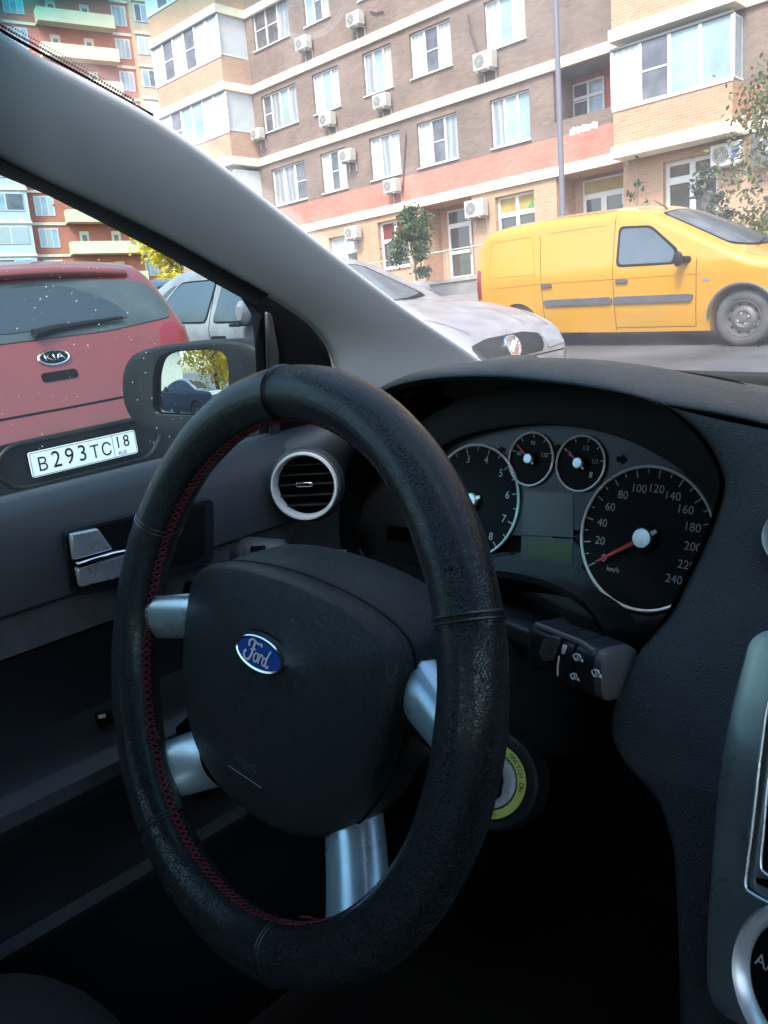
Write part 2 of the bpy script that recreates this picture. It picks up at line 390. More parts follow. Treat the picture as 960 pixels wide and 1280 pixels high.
for i in range(NST):                        # cross-stitching along the inner edge of the cover
    a = 2*pi*i/NST; da = 2*pi/NST; j = random.uniform(-.05, .05)
    mb.tube([inner(a, pi-.17+j), inner(a+da*.8, pi+.17)], .0007, 'thread_red', 5)
    mb.tube([inner(a+da*.8, pi-.17), inner(a+j*.1, pi+.17+j)], .0007, 'thread_red', 5)
for a0 in (rad(214), rad(302)):
    for q in range(2):
        p = inner(a0+random.uniform(-.03, .03), pi+random.uniform(-.2, .2)); d = WE1*random.uniform(.2, 1)*(-1 if math.cos(a0) > 0 else 1)+WE2*random.uniform(-.8, .8)+WN*.2
        mb.tube([p, p+d*.008+WN*.002, p+d*.017-WE2*.003], .0005, 'thread_red', 5)
mb.build('stitching', wheel)
HU, HV = -.012, -.016                       # the padded cover sits a little low on the wheel
half = [(0, .068), (.040, .066), (.072, .061), (.094, .053), (.1035, .042), (.1055, .022), (.103, -.006), (.096, -.034), (.080, -.061), (.056, -.080), (.028, -.089), (0, -.091)]
outl = catmull([(u, v, 0) for u, v in half] + [(-u, v, 0) for u, v in half[-2:0:-1]], 96, closed=True)
mb = MB(); rows = []
for s in (.02, .14, .28, .42, .55, .68, .80, .88, .93, .955, .98, 1.0): rows.append([W(HU+p.x*s*1.13, HV+p.y*s*1.06, -.001-.013*s**2.6-.007*max(0, (s-.93)/.07)**2) for p in outl])
for s, w, up in ((1.008, -.0260, 0), (1.010, -.034, .10), (.99, -.052, .55), (.95, -.072, 1.0), (.87, -.090, 1.0)):
    rows.append([W(HU+p.x*s*1.13, HV+p.y*s*1.06+.020*up*(lambda q: q*q*(3-2*q))(min(1, max(0, (p.y+.02)/.085))), w) for p in outl])
mb.grid(rows, 'airbag_plastic', close=True); mb.poly(rows[0], 'airbag_plastic')
airbag = mb.build('airbag_cover', wheel, split=60)
mb = MB(); mb.tube([W(HU+p.x*1.140, HV+p.y*1.069, -.0275) for p in outl], .0011, 'print_dark', 6, closed=True); mb.build('airbag_seam', wheel)
# oval badge with script
bo = Vector((.004+HU, .0125+HV+.006))
def B(u, v, w=0.0): return W(bo.x+u, bo.y+v, -.0032+w)
mb = MB()
def oval(a, b, w, n=48): return [B(a*math.cos(2*pi*i/n), b*math.sin(2*pi*i/n), w) for i in range(n)]
mb.grid([oval(.0315, .0158, -.004), oval(.0305, .0150, .0008), oval(.0285, .0128, .0002)], 'black_plastic', close=True)
mb.grid([oval(.0275, .0118, -.001), oval(.0272, .0116, .0030), oval(.0262, .0107, .0036), oval(.0248, .0094, .0032)], 'chrome', close=True)
mb.poly(oval(.0250, .0096, .0031), 'badge_blue')
S = .0165
def stroke(pts, wd, n=24, closed=False):
    P = catmull([(x, y, 0) for x, y in pts], n, closed)
    L_, R_ = [], []
    for i, p in enumerate(P):
        a = P[i-1] if (i or closed) else P[0]; b = P[(i+1) % len(P)] if (i < len(P)-1 or closed) else P[-1]
        t = (b-a).normalized(); nn = Vector((-t.y, t.x, 0)); f = wd*(.75+.5*abs(t.y))
        L_.append(p+nn*f); R_.append(p-nn*f)
    if closed: L_.append(L_[0]); R_.append(R_[0])
    mb.grid([[B(p.x*S, p.y*S, .0040) for p in L_], [B(p.x*S, p.y*S, .0040) for p in R_]], 'print_white')
stroke([(-.62, .18), (-.66, .36), (-.48, .50), (-.25, .46), (-.02, .40), (.16, .44), (.22, .34)], .050)
stroke([(-.26, .46), (-.33, .18), (-.42, -.14), (-.60, -.36), (-.84, -.34), (-.92, -.14), (-.78, -.02)], .055)
stroke([(-.52, .08), (-.34, .12), (-.14, .16)], .040, 10)
stroke([(-.10, .02), (-.22, -.12), (-.20, -.30), (-.06, -.32), (.05, -.16), (.02, .0)], .038, 30, True)
stroke([(.02, -.06), (.12, .02), (.18, .0), (.14, -.16), (.10, -.34)], .040)
stroke([(.15, -.14), (.22, .0), (.32, .04), (.36, -.04)], .040)
stroke([(.56, -.02), (.42, -.08), (.38, -.26), (.48, -.34), (.58, -.24), (.60, -.08)], .038, 30, True)
stroke([(.86, .34), (.74, .16), (.64, -.08), (.62, -.30), (.72, -.36), (.82, -.26)], .042)
tag(mb.build('badge', wheel), 'blue oval badge with white script and bright rim')
mb = MB()
for v in (-.066, -.0475): mb.tube([W(HU-.018, HV+v, -.0050), W(HU+.022, HV+v, -.0050)], .00022, 'print_dim', 4)
put_text(mb, 'AIRBAG', .0078, W(HU+.002, HV-.057, -.0040), WE1, WE2, 'end_grey')
mb.build('airbag_mark', wheel)
def spoke(i0, i1, o0, o1, w0=-.030, w1=-.006, bulge=.011, name='spoke'):
    mb = MB(); rows = []
    for k in range(15):
        s = k/14; row = []
        A = Vector(i0).lerp(Vector(o0), s); Bq = Vector(i1).lerp(Vector(o1), s)
        wb = w0+(w1-w0)*s**1.3
        row.append(W(A.x, A.y, wb-.022))
        for j in range(13):
            t = j/12; p = A.lerp(Bq, t); row.append(W(p.x, p.y, wb+bulge*(1-abs(2*t-1)**2.6)-.006))
        row.append(W(Bq.x, Bq.y, wb-.022)); rows.append(row)
    mb.grid(rows, 'silver_trim'); return mb.build(name, wheel, split=60)
spoke((-.104, .026), (-.104, -.013), (-.165, .006), (-.178, -.031), w1=.007)
spoke((.090, .034), (.088, -.006), (.158, .012), (.170, -.022))
spoke((-.110, -.084), (-.082, -.122), (-.143, -.110), (-.116, -.143), w1=.007)
spoke((.066, -.058), (.040, -.090), (.118, -.118), (.086, -.150))
mb = MB()
for sg in (-1, 1):                           # dark webs that carry the spokes behind the trim
    mb.prism([W(sg*.06, .045, -.056), W(sg*.165, .02, -.03), W(sg*.172, -.03, -.03), W(sg*.06, -.02, -.056)], WN*-.012, 'black_plastic')
    mb.prism([W(sg*.095, -.03, -.056), W(sg*.148, -.098, -.03), W(sg*.104, -.142, -.03), W(sg*.045, -.08, -.056)], WN*-.012, 'black_plastic')
mb.lathe([(.0, -.05), (.060, -.05), (.062, -.08), (.055, -.105), (.0, -.106)], 'black_plastic', WC, WN, WE1, 40)
mb.build('hub', wheel, bevel=.003)

# column shroud behind the wheel
mb = MB(); rows = []
sec = round_poly([(-.066, -.078), (.066, -.078), (.070, .018), (.045, .036), (-.045, .036), (-.070, .018)], .025, 5)
for w, s in ((-.100, .80), (-.104, .94), (-.115, 1.0), (-.20, 1.03), (-.30, 1.05)): rows.append([W(u*s, v*s, w) for u, v in sec])
mb.grid(rows, 'smooth_plastic', close=True); mb.poly(rows[0], 'black_plastic')
part(mb, 'steering_column', split=50)

# wiper stalk
def on_cyl(px, py, p0, p1, r):
    d = Vector([float(v) for v in _ray(px, py, CARCAM)]); ax = (p1-p0).normalized(); o = -p0
    dd = d-ax*d.dot(ax); oo = o-ax*o.dot(ax); a, b, c = dd.dot(dd), 2*dd.dot(oo), oo.dot(oo)-r*r; q = max(0, b*b-4*a*c)
    return d*((-b-math.sqrt(q))/(2*a))
s0, s1 = cy(684, 804, .432), cy(776, 843, .412); sa = (s1-s0); L0 = sa.length
sn = sa.normalized(); fn_ = Vector((.0, -1, .12)); fn_ = (fn_-sn*fn_.dot(sn)).normalized(); ft_ = fn_.cross(sn); ft_ = -ft_ if ft_.z < 0 else ft_
R_ = .0152
def barrel(mb, prof, m, e=4.2, caps=True):
    rows = []
    for r, h in prof:
        row = []
        for j in range(48):
            t = 2*pi*j/48; f = lambda v: math.copysign(abs(v)**(2/e), v); row.append(s0+sn*h+fn_*(r*f(math.cos(t)))+ft_*(r*1.08*f(math.sin(t))))
        rows.append(row)
    mb.grid(rows, m, close=True)
    if caps: mb.poly(rows[0], m); mb.poly(rows[-1], m)
def on_face(px, py, l=.0006): return cpl(px, py, s0+fn_*(R_+l), fn_)
mb = MB()
barrel(mb, [(.006, -.06), (.008, -.006), (.0150, -.002), (.0170, .004), (R_, .010), (R_, L0*.37), (R_-.0012, L0*.375), (R_-.0012, L0*.40), (R_, L0*.405), (R_, L0*.62), (R_-.0016, L0*.625), (R_-.0016, L0*.665), (R_+.0005, L0*.67), (R_+.0005, L0*.90)], 'smooth_plastic')
stalk = part(mb, 'wiper_stalk', split=35)
mb = MB(); barrel(mb, [(R_-.001, L0*.90), (R_+.0003, L0*.905), (R_-.0004, L0*.985), (R_-.003, L0), (.001, L0+.0006)], 'end_grey'); mb.build('end_cap', stalk, split=35)
mb = MB(); mb.tube([s0+sn*(L0*.06)+fn_*R_*.80+ft_*R_*1.09, s0+sn*(L0*.70)+fn_*R_*.82+ft_*R_*1.10, s0+sn*(L0*.90)+fn_*R_*.95+ft_*R_*1.0], .0022, 'end_grey', 8)
mb.build('top_ridge', stalk)
mb = MB(); dl = [(678, 815), (683, 799), (693, 794), (702, 797), (699, 810), (693, 824), (684, 826)]
mb.prism([on_face(x, y, -.001) for x, y in dl], fn_*.0032, 'end_grey')
for x, y in ((684, 806), (689, 802), (694, 799), (688, 810), (693, 806), (697, 802), (687, 817), (691, 813), (695, 809)):
    c = on_face(x, y, .0022); mb.tube([c, c+fn_*.0004], .0006, 'print_dark', 6)
mb.build('dial', stalk, bevel=.0006)
mb = MB()
def ink(pts, wd=.0005, m='print_white'): mb.tube([on_face(x, y) for x, y in pts], wd, m, 5)
for q in range(5): ink([(704.5-q*.7, 807+q*2.2), (708-q*.7, 808.2+q*2.2)], .0009-q*.00012)
ink([(699, 820), (697, 833), (697, 845)], .00055)
def fan(cx_, cy_, s):
    ink([(cx_-5*s, cy_-3*s), (cx_-1*s, cy_-5*s), (cx_+4*s, cy_-3.6*s), (cx_+5*s, cy_-1*s), (cx_+1*s, cy_+4*s), (cx_-1.5*s, cy_+3.6*s), (cx_-5*s, cy_-3*s)])
    ink([(cx_, cy_+3.5*s), (cx_+1.5*s, cy_-3.5*s)]); ink([(cx_+5*s, cy_+4*s), (cx_+8*s, cy_+5.5*s), (cx_+7*s, cy_+2*s), (cx_+5*s, cy_+4*s)])
fan(721, 822, .95); fan(744, 842, .95); fan(717, 846, .85)
mb.build('symbol_print', stalk)

# indicator stalk
q0, q1 = cy(274, 690, .425), cy(372, 694, .455); qa = q1-q0; ql = qa.length
mb = MB(); mb.lathe([(0, -.001), (.010, 0), (.0160, .003), (.0172, .010), (.0172, ql*.42), (.0150, ql*.43), (.0150, ql*.47), (.0168, ql*.48), (.0155, ql*.80), (.008, ql*.9), (.007, ql+.06)], 'end_grey', q0, qa, (0, -.5, .8), 30)
istalk = part(mb, 'indicator_stalk', split=35)
mb = MB(); mb.prism([on_cyl(x, y, q0, q1, .0178) for x, y in ((313, 683), (332, 682), (331, 700), (312, 700))], (0, 0, .0003), 'gloss_black'); mb.build('glint_piece', istalk)  # small glossy piece added to give the stalk a glint

# ignition switch with luminous ring
io = cy(613, 975, .385); iN = (-io).normalized()*.75+Vector((0, -.6, .25)); iN.normalize(); iE = (Vector((1, 0, 0))-iN*iN.x).normalized(); iU = iN.cross(iE)
mb = MB(); mb.lathe([(.0, -.004), (.0335, -.004), (.0335, -.03), (.036, -.03), (.0345, .0005), (.0325, .0025), (.0280, .0018), (.0268, -.001), (.0, -.001)], 'smooth_plastic', io, iN, iE, 60)
ign = part(mb, 'ignition_switch', split=40)
mb = MB(); mb.lathe([(.0262, .0), (.0262, .0022), (.0205, .0022), (.0200, .0)], 'glow_ring', io, iN, iE, 60)
def ring_text(txt, r, a0, size):
    n = len(txt)
    for k, ch in enumerate(txt):
        if ch == ' ': continue
        a = a0 - k*size*.66/r; rr = iE*math.cos(a)+iU*math.sin(a); tt = iE*math.sin(a)-iU*math.cos(a)
        put_text(mb, ch, size, io+rr*r, tt, rr, 'print_dark', lift=.0026)
ring_text('IGNITION SWITCH ON', .0233, rad(135), .0047); ring_text('LOCK ACC', .0233, rad(-62), .0036)
mb.build('luminous_ring', ign, smooth=False)
mb = MB(); mb.lathe([(.0195, .0012), (.0190, .004), (.0150, .0048), (.0110, .0035), (.0100, -.001), (.0, -.001)], 'satin_silver', io, iN, iE, 60); 
mb.build('lock_barrel', ign)

# instrument cluster
KN = Vector((0, -math.cos(rad(18)), math.sin(rad(18)))); KO = Vector((-.438, .60, -.2)); KX = Vector((1, 0, 0)); KU = KN.cross(KX)
def K(px, py, w=0.0): return cpl(px, py, KO+KN*w, KN)
mb = MB()
arc = [(520, 660), (524, 620), (536, 588), (560, 561), (590, 546), (640, 535), (690, 531.5), (740, 537), (790, 551), (835, 573), (870, 598), (893, 628), (905, 668)]
ap = catmull([K(x, y, 0) for x, y in arc], 60)
low = [K(*resample([(930, 690, 0), (900, 800, 0), (760, 806, 0), (640, 735, 0), (520, 700, 0)], 60)[i].xy, 0) for i in range(60)]
mb.grid([ap, [a.lerp(b, .5) for a, b in zip(ap, low)], low], 'cluster_face')
out2 = [p+(p-K(700, 680)).normalized()*.04 for p in ap]
mb.grid([ap, [p+KN*.012 for p in ap], [p+KN*.014+(p-K(700, 680)).normalized()*.012 for p in ap], [p+KN*.015 for p in out2]], 'gloss_black')
mb.grid([[K(x, y, -.004) for x in (400, 520, 700, 930)] for y in (530, 640, 860)], 'black_plastic')
panel = part(mb, 'instrument_panel', split=40)
mb = MB()
mb.prism([K(x, y, .0002) for x, y in ((656, 614), (716, 617), (717, 672), (653, 668))], KN*.0004, 'lcd_frame')
mb.prism([K(x, y, .0002) for x, y in ((652, 670), (717, 674), (716, 706), (651, 700))], KN*.0004, 'lcd_frame')
mb.prism([K(x, y, .0007) for x, y in ((661, 675.5), (715, 680), (714, 702), (660, 696))], KN*.0002, 'lcd_green')
mb.build('display', panel, smooth=False)
def symbol(P): m_ = MB(); m_.poly(P, 'print_dark'); m_.build('warning_symbol', panel, smooth=False)
def arrow(cx_, cy_, s, sg):
    c = K(cx_, cy_, .0012)
    symbol([c+KX*(x*sg*s)+KU*(y*s) for x, y in ((-.6, .35), (.05, .35), (.05, .75), (.75, 0), (.05, -.75), (.05, -.35), (-.6, -.35))])
arrow(627, 562, .0055, -1); arrow(776, 574, .0068, 1)
for x, y, q in ((697, 560, .0036), (640, 692, .0018), (729, 709, .0018)):
    c = K(x, y, .0012); symbol([c+(KX*math.cos(t)+KU*math.sin(t))*q for t in np.linspace(0, 2*pi, 16, endpoint=False)])
def gauge(name, c, r, nums, size, rin, ticks, needle, hub, label, th=.0014, tail=True, extra=None):
    P = lambda a, q, w=0.0: c+(KX*math.cos(a)+KU*math.sin(a))*q+KN*w
    mb = MB(); mb.poly([P(2*pi*i/72, r, .0010) for i in range(72)], 'dial_face')
    mb.grid([[P(2*pi*i/72, q, w) for i in range(72)] for q, w in ((r, .001), (r, -.002))], 'dial_face', close=True)
    g = part(mb, name, label)
    mb = MB(); mb.tube([P(2*pi*i/96, r, .0022) for i in range(96)], th, 'bezel_silver', 8, closed=True); mb.build('bezel', g)
    mb = MB()
    for t, a in nums:
        o = P(rad(a), rin, .0016); put_text(mb, t, size, o, KX, KU, 'numeral_white')
    for a, ln, wd in ticks:
        t = KX*-math.sin(rad(a))+KU*math.cos(rad(a)); p, q = P(rad(a), r*.965, .0015), P(rad(a), r*.965-ln, .0015)
        mb.poly([p+t*wd, q+t*wd, q-t*wd, p-t*wd], 'numeral_white' if ln > r*.07 else 'print_dim')
    if extra: extra(mb, P)
    mb.build('numerals', g, smooth=False)
    mb = MB(); a = rad(needle[0]); t = KX*-math.sin(a)+KU*math.cos(a); w = needle[2]
    mb.prism([P(a, 0, .005)+t*w, P(a, needle[1], .005)+t*w*.35, P(a, needle[1], .005)-t*w*.35, P(a, 0, .005)-t*w], KN*.0008, 'needle_red')
    mb.build('needle', g, smooth=False)
    if tail:
        mb = MB(); mb.prism([P(a+pi, hub*.9, .005)+t*w*.9, P(a+pi, hub*1.75, .005)+t*w*.8, P(a+pi, hub*1.75, .005)-t*w*.8, P(a+pi, hub*.9, .005)-t*w*.9], KN*.001, 'print_white'); mb.build('needle_tail', g, smooth=False)
    mb = MB(); mb.lathe([(hub*1.12, .001), (hub*1.12, .006), (hub, .0075), (0, .0078)], 'satin_silver', c, KN, KX, 32)
    mb.lathe([(hub*1.45, .001), (hub*1.45, .0045), (hub*1.1, .005)], 'dial_face', c, KN, KX, 32); mb.build('needle_hub', g)
    return g
rs = (K(808, 583)-K(808, 763)).length/2; sc_ = K(807, 673)
sp = [(214-21.4*k/2, (.0065 if k % 2 == 0 else .0035), .00045) for k in range(25)]
def kmh(mb, P): put_text(mb, 'km/h', .0060, P(rad(232), rs*.66, .0016), KX, KU, 'print_dim')
gauge('speedometer', sc_, rs, [(str(20*k), 214-21.4*k) for k in range(13)], .0098, rs*.70, sp, (214.5, rs*.80, .0020), .0078, 'large round dial numbered from 0 to 240', extra=kmh)
rt_ = rs*.93; tc_ = K(649, 636)-KX*rt_
tk = [(204-31.5*k/2, (.006 if k % 2 == 0 else .0035), .00045) for k in range(17)]
gauge('tachometer', tc_, rt_, [(str(k), 204-31.5*k) for k in range(9)], .0105, rt_*.76, tk, (206, rt_*.8, .0020), .0066, 'round dial numbered up to 8, half hidden by the wheel')
r1 = (K(665, 541)-K(665, 607)).length/2; r2 = (K(727, 545)-K(727, 614)).length/2
gauge('temperature_gauge', K(665, 574), r1, [('60', 165), ('90', 92), ('120', 20)], .0056, r1*.60, [(a, .004, .0004) for a in (165, 128, 92, 56, 20)], (143, r1*.8, .0011), .0042, 'small dial marked 60, 90 and 120', th=.0011)
def pump(mb, P): mb.poly([P(rad(-35), r2*.62, .0016)+KX*x+KU*y for x, y in ((-.002, -.0025), (.001, -.0025), (.001, .0025), (-.002, .0025))], 'print_dim')
gauge('fuel_gauge', K(727, 579.5), r2, [('0', 150), ('1/2', 78), ('1/1', 12)], .0056, r2*.58, [(a, .004, .0004) for a in (150, 114, 78, 45, 12)], (143, r2*.8, .0011), .0044, 'small dial marked 0, 1/2 and 1/1', th=.0011, extra=pump)

# dashboard hood round the cluster
RIM = [(448, 709, .545), (428, 690, .548), (424, 645, .552), (432, 593, .556), (449, 550, .558), (463, 515, .558), (480, 490, .553), (530, 475, .535), (605, 471, .52), (680, 476.5, .505), (755, 487, .495), (820, 504, .487), (868, 542, .479), (897, 592, .470), (894, 630, .462), (873, 686, .452), (850, 732, .441), (832, 768, .431), (800, 804, .42)]
rim = catmull([cy(*p) for p in RIM], 110)
mb = MB()
deep = []
for p in rim:
    q = p+Vector((0, .13, -.008)); deep.append(q)
cen = Vector((-.45, .55, -.21))
roll_ = [p+(p-cen).normalized()*.002+Vector((0, .004, 0)) for p in rim]
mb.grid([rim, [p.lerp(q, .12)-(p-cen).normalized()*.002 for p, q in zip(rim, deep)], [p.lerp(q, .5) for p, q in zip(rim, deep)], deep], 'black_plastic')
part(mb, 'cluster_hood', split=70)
mb = MB()
lip = [cy(*p) for p in RIM[5:12]] + [cy(900, 518, .482), cy(960, 532, .476), cy(1040, 553, .47), Vector((.12, .48, -.135)), Vector((.55, .50, -.14))]
crest = [cy(*p) for p in ((455, 510, .585), (474, 487, .58), (528, 461, .58), (604, 447.5, .58), (680, 444.8, .575), (752, 449, .57), (822, 460.5, .565), (885, 472, .56), (960, 486, .552), (1040, 504, .545))] + [Vector((.12, .57, -.118)), Vector((.55, .58, -.122))]
back = [Vector((p.x, p.y+.13, p.z*(p.y+.13)/p.y*1.10)) for p in crest]; front = [Vector((p.x*1.02, .96 if abs(p.x-XC) < .5 else .90, -.175)) for p in crest]
NC = 60
c_l, c_c, c_b, c_f = [catmull(q, NC) for q in (lip, crest, back, front)]
c_low = [p+Vector((0, .012, -.004)) for p in c_l]
c_m = [(a*.5+b*.5)+Vector((0, -.012, .0030)) for a, b in zip(c_l, c_c)]
mb.grid([c_low, c_l, c_m, c_c, [(a*.6+b*.4)+Vector((0, 0, .001)) for a, b in zip(c_c, c_b)], c_b, c_f], 'dash_plastic')
dash = part(mb, 'dashboard', sub=2)
# facia to the right of the cluster
FR = [(820, 503.5, .4875, .47), (868, 541, .4795, .462), (897, 591, .4705, .455), (894, 630, .4625, .45), (873, 686, .4525, .443), (850, 732, .4415, .436), (832, 768, .4315, .43), (800, 804, .4205, .424), (772, 850, .412, .415), (757, 890, .405, .405), (757, 925, .40, .398), (775, 958, .392, .39), (812, 1000, .385, .382), (832, 1060, .373, .37), (838, 1150, .356, .352), (842, 1300, .33, .325)]
RX = [(1060, y) for y in (558, 600, 655, 700, 752, 795, 830, 866, 905, 945, 980, 1010, 1050, 1100, 1170, 1300)]
mb = MB(); rows = []
A = catmull([cy(a, b, c) for a, b, c, d in FR], 60); Bq = catmull([cy(RX[i][0], RX[i][1], FR[i][3]) for i in range(16)], 60)
for a, b in zip(A, Bq):
    row = [a+Vector((.004, .075, 0)), a+Vector((-.0006, .014, 0)), a+Vector((.0016, .0035, 0))]
    for t in (.06, .2, .45, .7, 1): row.append(a.lerp(b, t)+Vector((0, -.006*math.sin(pi*min(1, t*1.3)), 0)))
    row.append(Vector((.58, b.y+.03, b.z))); rows.append(row)
mb.grid(rows, 'dash_plastic'); part(mb, 'facia', sub=1)
mb = MB()                                    # facia end with the side vent
A = catmull([cy(*p) for p in (RIM[6], RIM[5], RIM[4], RIM[3], RIM[2], RIM[1], RIM[0])], 40)
A.append(A[-1]+Vector((0, -.005, -.06))); A.append(A[-1]+Vector((0, .0, -.10)))
Bq = catmull([cx(x, y, -.728) for x, y in ((405, 529), (378, 535), (352, 551), (333, 590), (322, 640), (320, 690), (322, 722))], 40)
Bq.append(Bq[-1]+Vector((0, 0, -.06))); Bq.append(Bq[-1]+Vector((0, 0, -.10)))
rows = []
for a, b in zip(A, Bq): rows.append([a+Vector((.002, .05, 0)), a+Vector((.0, .010, 0)), a+Vector((-.002, 0, 0))] + [a.lerp(b, t)+Vector((.6, -.8, 0))*.010*math.sin(pi*t) for t in (.12, .3, .5, .7, .88)] + [b, b+Vector((-.01, .04, 0))])
mb.grid(rows, 'door_plastic'); part(mb, 'facia_end', sub=1)
# round air vent
vo = cy(381, 607.5, .492); vN = (Vector((.62, -.78, .12))).normalized(); vE = (Vector((.8, .6, 0))-vN*Vector((.8, .6, 0)).dot(vN)).normalized(); vU = vN.cross(vE)
if vU.z < 0: vE = -vE; vU = -vU
vr = (cpl(381, 566, vo, vN)-cpl(381, 649, vo, vN)).length/2
mb = MB(); mb.lathe([(vr*.93, -.004), (vr*.90, -.012), (vr*.6, -.018), (0, -.019)], 'black_plastic', vo, vN, vE, 48)
mb.lathe([(vr*1.16, -.012), (vr*1.10, .000), (vr*1.03, .002)], 'door_plastic', vo, vN, vE, 48)
vent = part(mb, 'air_vent')
mb = MB(); mb.lathe([(vr*1.03, -.004), (vr*1.03, .002), (vr*1.0, .0055), (vr*.95, .0055), (vr*.90, .0015), (vr*.885, -.010)], 'bezel_silver', vo, vN, vE, 64); mb.build('vent_ring', vent)
for k, v in enumerate((.62, .33, .03, -.30, -.60)):
    h = math.sqrt(.80-v*v)*vr; mb = MB(); p = vo+vU*(v*vr)-vN*.006
    mb.prism([p-vE*h+vU*.0006, p+vE*h+vU*.0006, p+vE*h-vU*.0009, p-vE*h-vU*.0009], -vN*.009, 'smooth_plastic'); mb.build('louvre', vent)
mb = MB(); p = vo+vU*(.04*vr)+vE*(-.02*vr)-vN*.003
mb.prism([p+vE*(x*vr)+vU*(y*vr) for x, y in round_poly([(-.24, -.065), (.26, -.065), (.26, .075), (-.24, .075)], .05)], vN*.004, 'chrome'); mb.build('tab', vent, bevel=.0008)

# lower dashboard, trim strip under the dials
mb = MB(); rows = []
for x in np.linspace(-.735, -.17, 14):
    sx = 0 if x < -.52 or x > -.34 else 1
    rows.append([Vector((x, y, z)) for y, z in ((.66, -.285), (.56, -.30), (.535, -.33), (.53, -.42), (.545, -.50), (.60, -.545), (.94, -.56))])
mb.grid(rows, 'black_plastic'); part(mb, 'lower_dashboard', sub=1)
mb = MB()
st = catmull([cy(*p) for p in ((545, 716, .50), (590, 712, .50), (640, 716, .49), (690, 729, .485), (730, 753, .475), (757, 787, .46))], 30)
mb.grid([[p+Vector((0, .07, -.045)) for p in st], [p+Vector((0, .006, -.002)) for p in st], st, [p+Vector((0, .001, -.006)) for p in st], [p+Vector((0, .05, -.02)) for p in st]], 'smooth_plastic')
st2 = [cy(*p) for p in ((757, 790, .46), (790, 779, .452), (838, 768, .445))]
mb.grid([[p+Vector((0, .09, -.035)) for p in st2], st2, [p+Vector((0, .0, -.012)) for p in st2], [p+Vector((0, .05, -.05)) for p in st2]], 'smooth_plastic')
part(mb, 'column_trim', split=60)

# centre console: silver surround, recess and rotary control
tn = Vector((-.20, -.92, .37)).normalized(); to = cy(905, 900, .382)
T = lambda px, py, w=0.0: cpl(px, py, to+tn*w, tn)
mb = MB()
ol = catmull([T(x, y) for x, y in ((1000, 786), (962, 787), (944, 793), (933, 806), (926, 830), (915, 873), (906, 915), (897, 975), (890, 1050), (884, 1130), (881, 1200), (884, 1240), (897, 1262), (925, 1278), (965, 1295), (1010, 1310))], 70)
rr_ = [T(1075, y) for y in np.linspace(786, 1330, 70)]
mb.grid([[p-tn*.02 for p in ol], [p-tn*.002 for p in ol], [p+Vector((.0012, 0, 0))+tn*.0005 for p in ol]] + [[(p+Vector((.0025, 0, 0))).lerp(q, t)+tn*(.0012+.004*t) for p, q in zip(ol, rr_)] for t in (0, .1, .3, .6, 1)], 'console_silver')
console = part(mb, 'console_surround', split=60)
mb = MB()
rc = [(1040, 860), (972, 862), (960, 880), (951, 940), (943, 1010), (935, 1075), (932, 1106), (940, 1117), (975, 1135), (1040, 1160)]
P_ = catmull([T(x, y, .0050) for x, y in rc], 50); mb.tube(P_, .0009, 'satin_silver', 6)
rc2 = [(1040, 905), (975, 905), (966, 925), (960, 975), (954, 1040), (951, 1080), (957, 1092), (990, 1112), (1040, 1125)]
P2 = catmull([T(x, y, .0048) for x, y in rc2], 50); mb.tube(P2, .0008, 'satin_silver', 6)
mb.grid([P_, [p-tn*.003 for p in P_], [a.lerp(b, .9)-tn*.0035 for a, b in zip(P_, P2)], P2], 'smooth_plastic')
mb.poly([T(x, y, .0062) for x, y in ((1040, 1135), (975, 1118), (946, 1104), (944, 1097), (965, 1100), (1040, 1120))], 'black_plastic')
mb.poly([p-tn*.002 for p in P2], 'gloss_black')
part(mb, 'radio_bay', split=60)
mb = MB(); do = T(1014, 1238, .006); dr = (T(1014, 1238)-T(928, 1238)).length; dE = (Vector((1, 0, 0))-tn*tn.x).normalized(); dU = tn.cross(dE)
mb.lathe([(dr*1.02, -.006), (dr, .004), (dr*.94, .008), (dr*.86, .006), (dr*.80, .0)], 'satin_silver', do, tn, dE, 72)
mb.lathe([(dr*.80, .0), (dr*.79, .001), (0, .001)], 'black_plastic', do, tn, dE, 72)
rot = part(mb, 'rotary_control')
mb = MB(); put_text(mb, 'A/C', .0085, T(961, 1208, .0085), dE, dU, 'print_dim'); mb.build('lettering', rot, smooth=False)
mb = MB(); fo = cy(994, 672, .448); fN = Vector((-.15, -.96, .2)).normalized(); fr_ = (cpl(994, 672, fo, fN)-cpl(958.5, 672, fo, fN)).length
mb.lathe([(fr_*1.04, -.008), (fr_*1.04, .003), (fr_*.97, .006), (fr_*.88, .003), (fr_*.86, -.012)], 'satin_silver', fo, fN, (1, 0, 0), 64); mb.lathe([(fr_*.86, -.012), (0, -.012)], 'black_plastic', fo, fN, (1, 0, 0), 64)
part(mb, 'centre_vent')

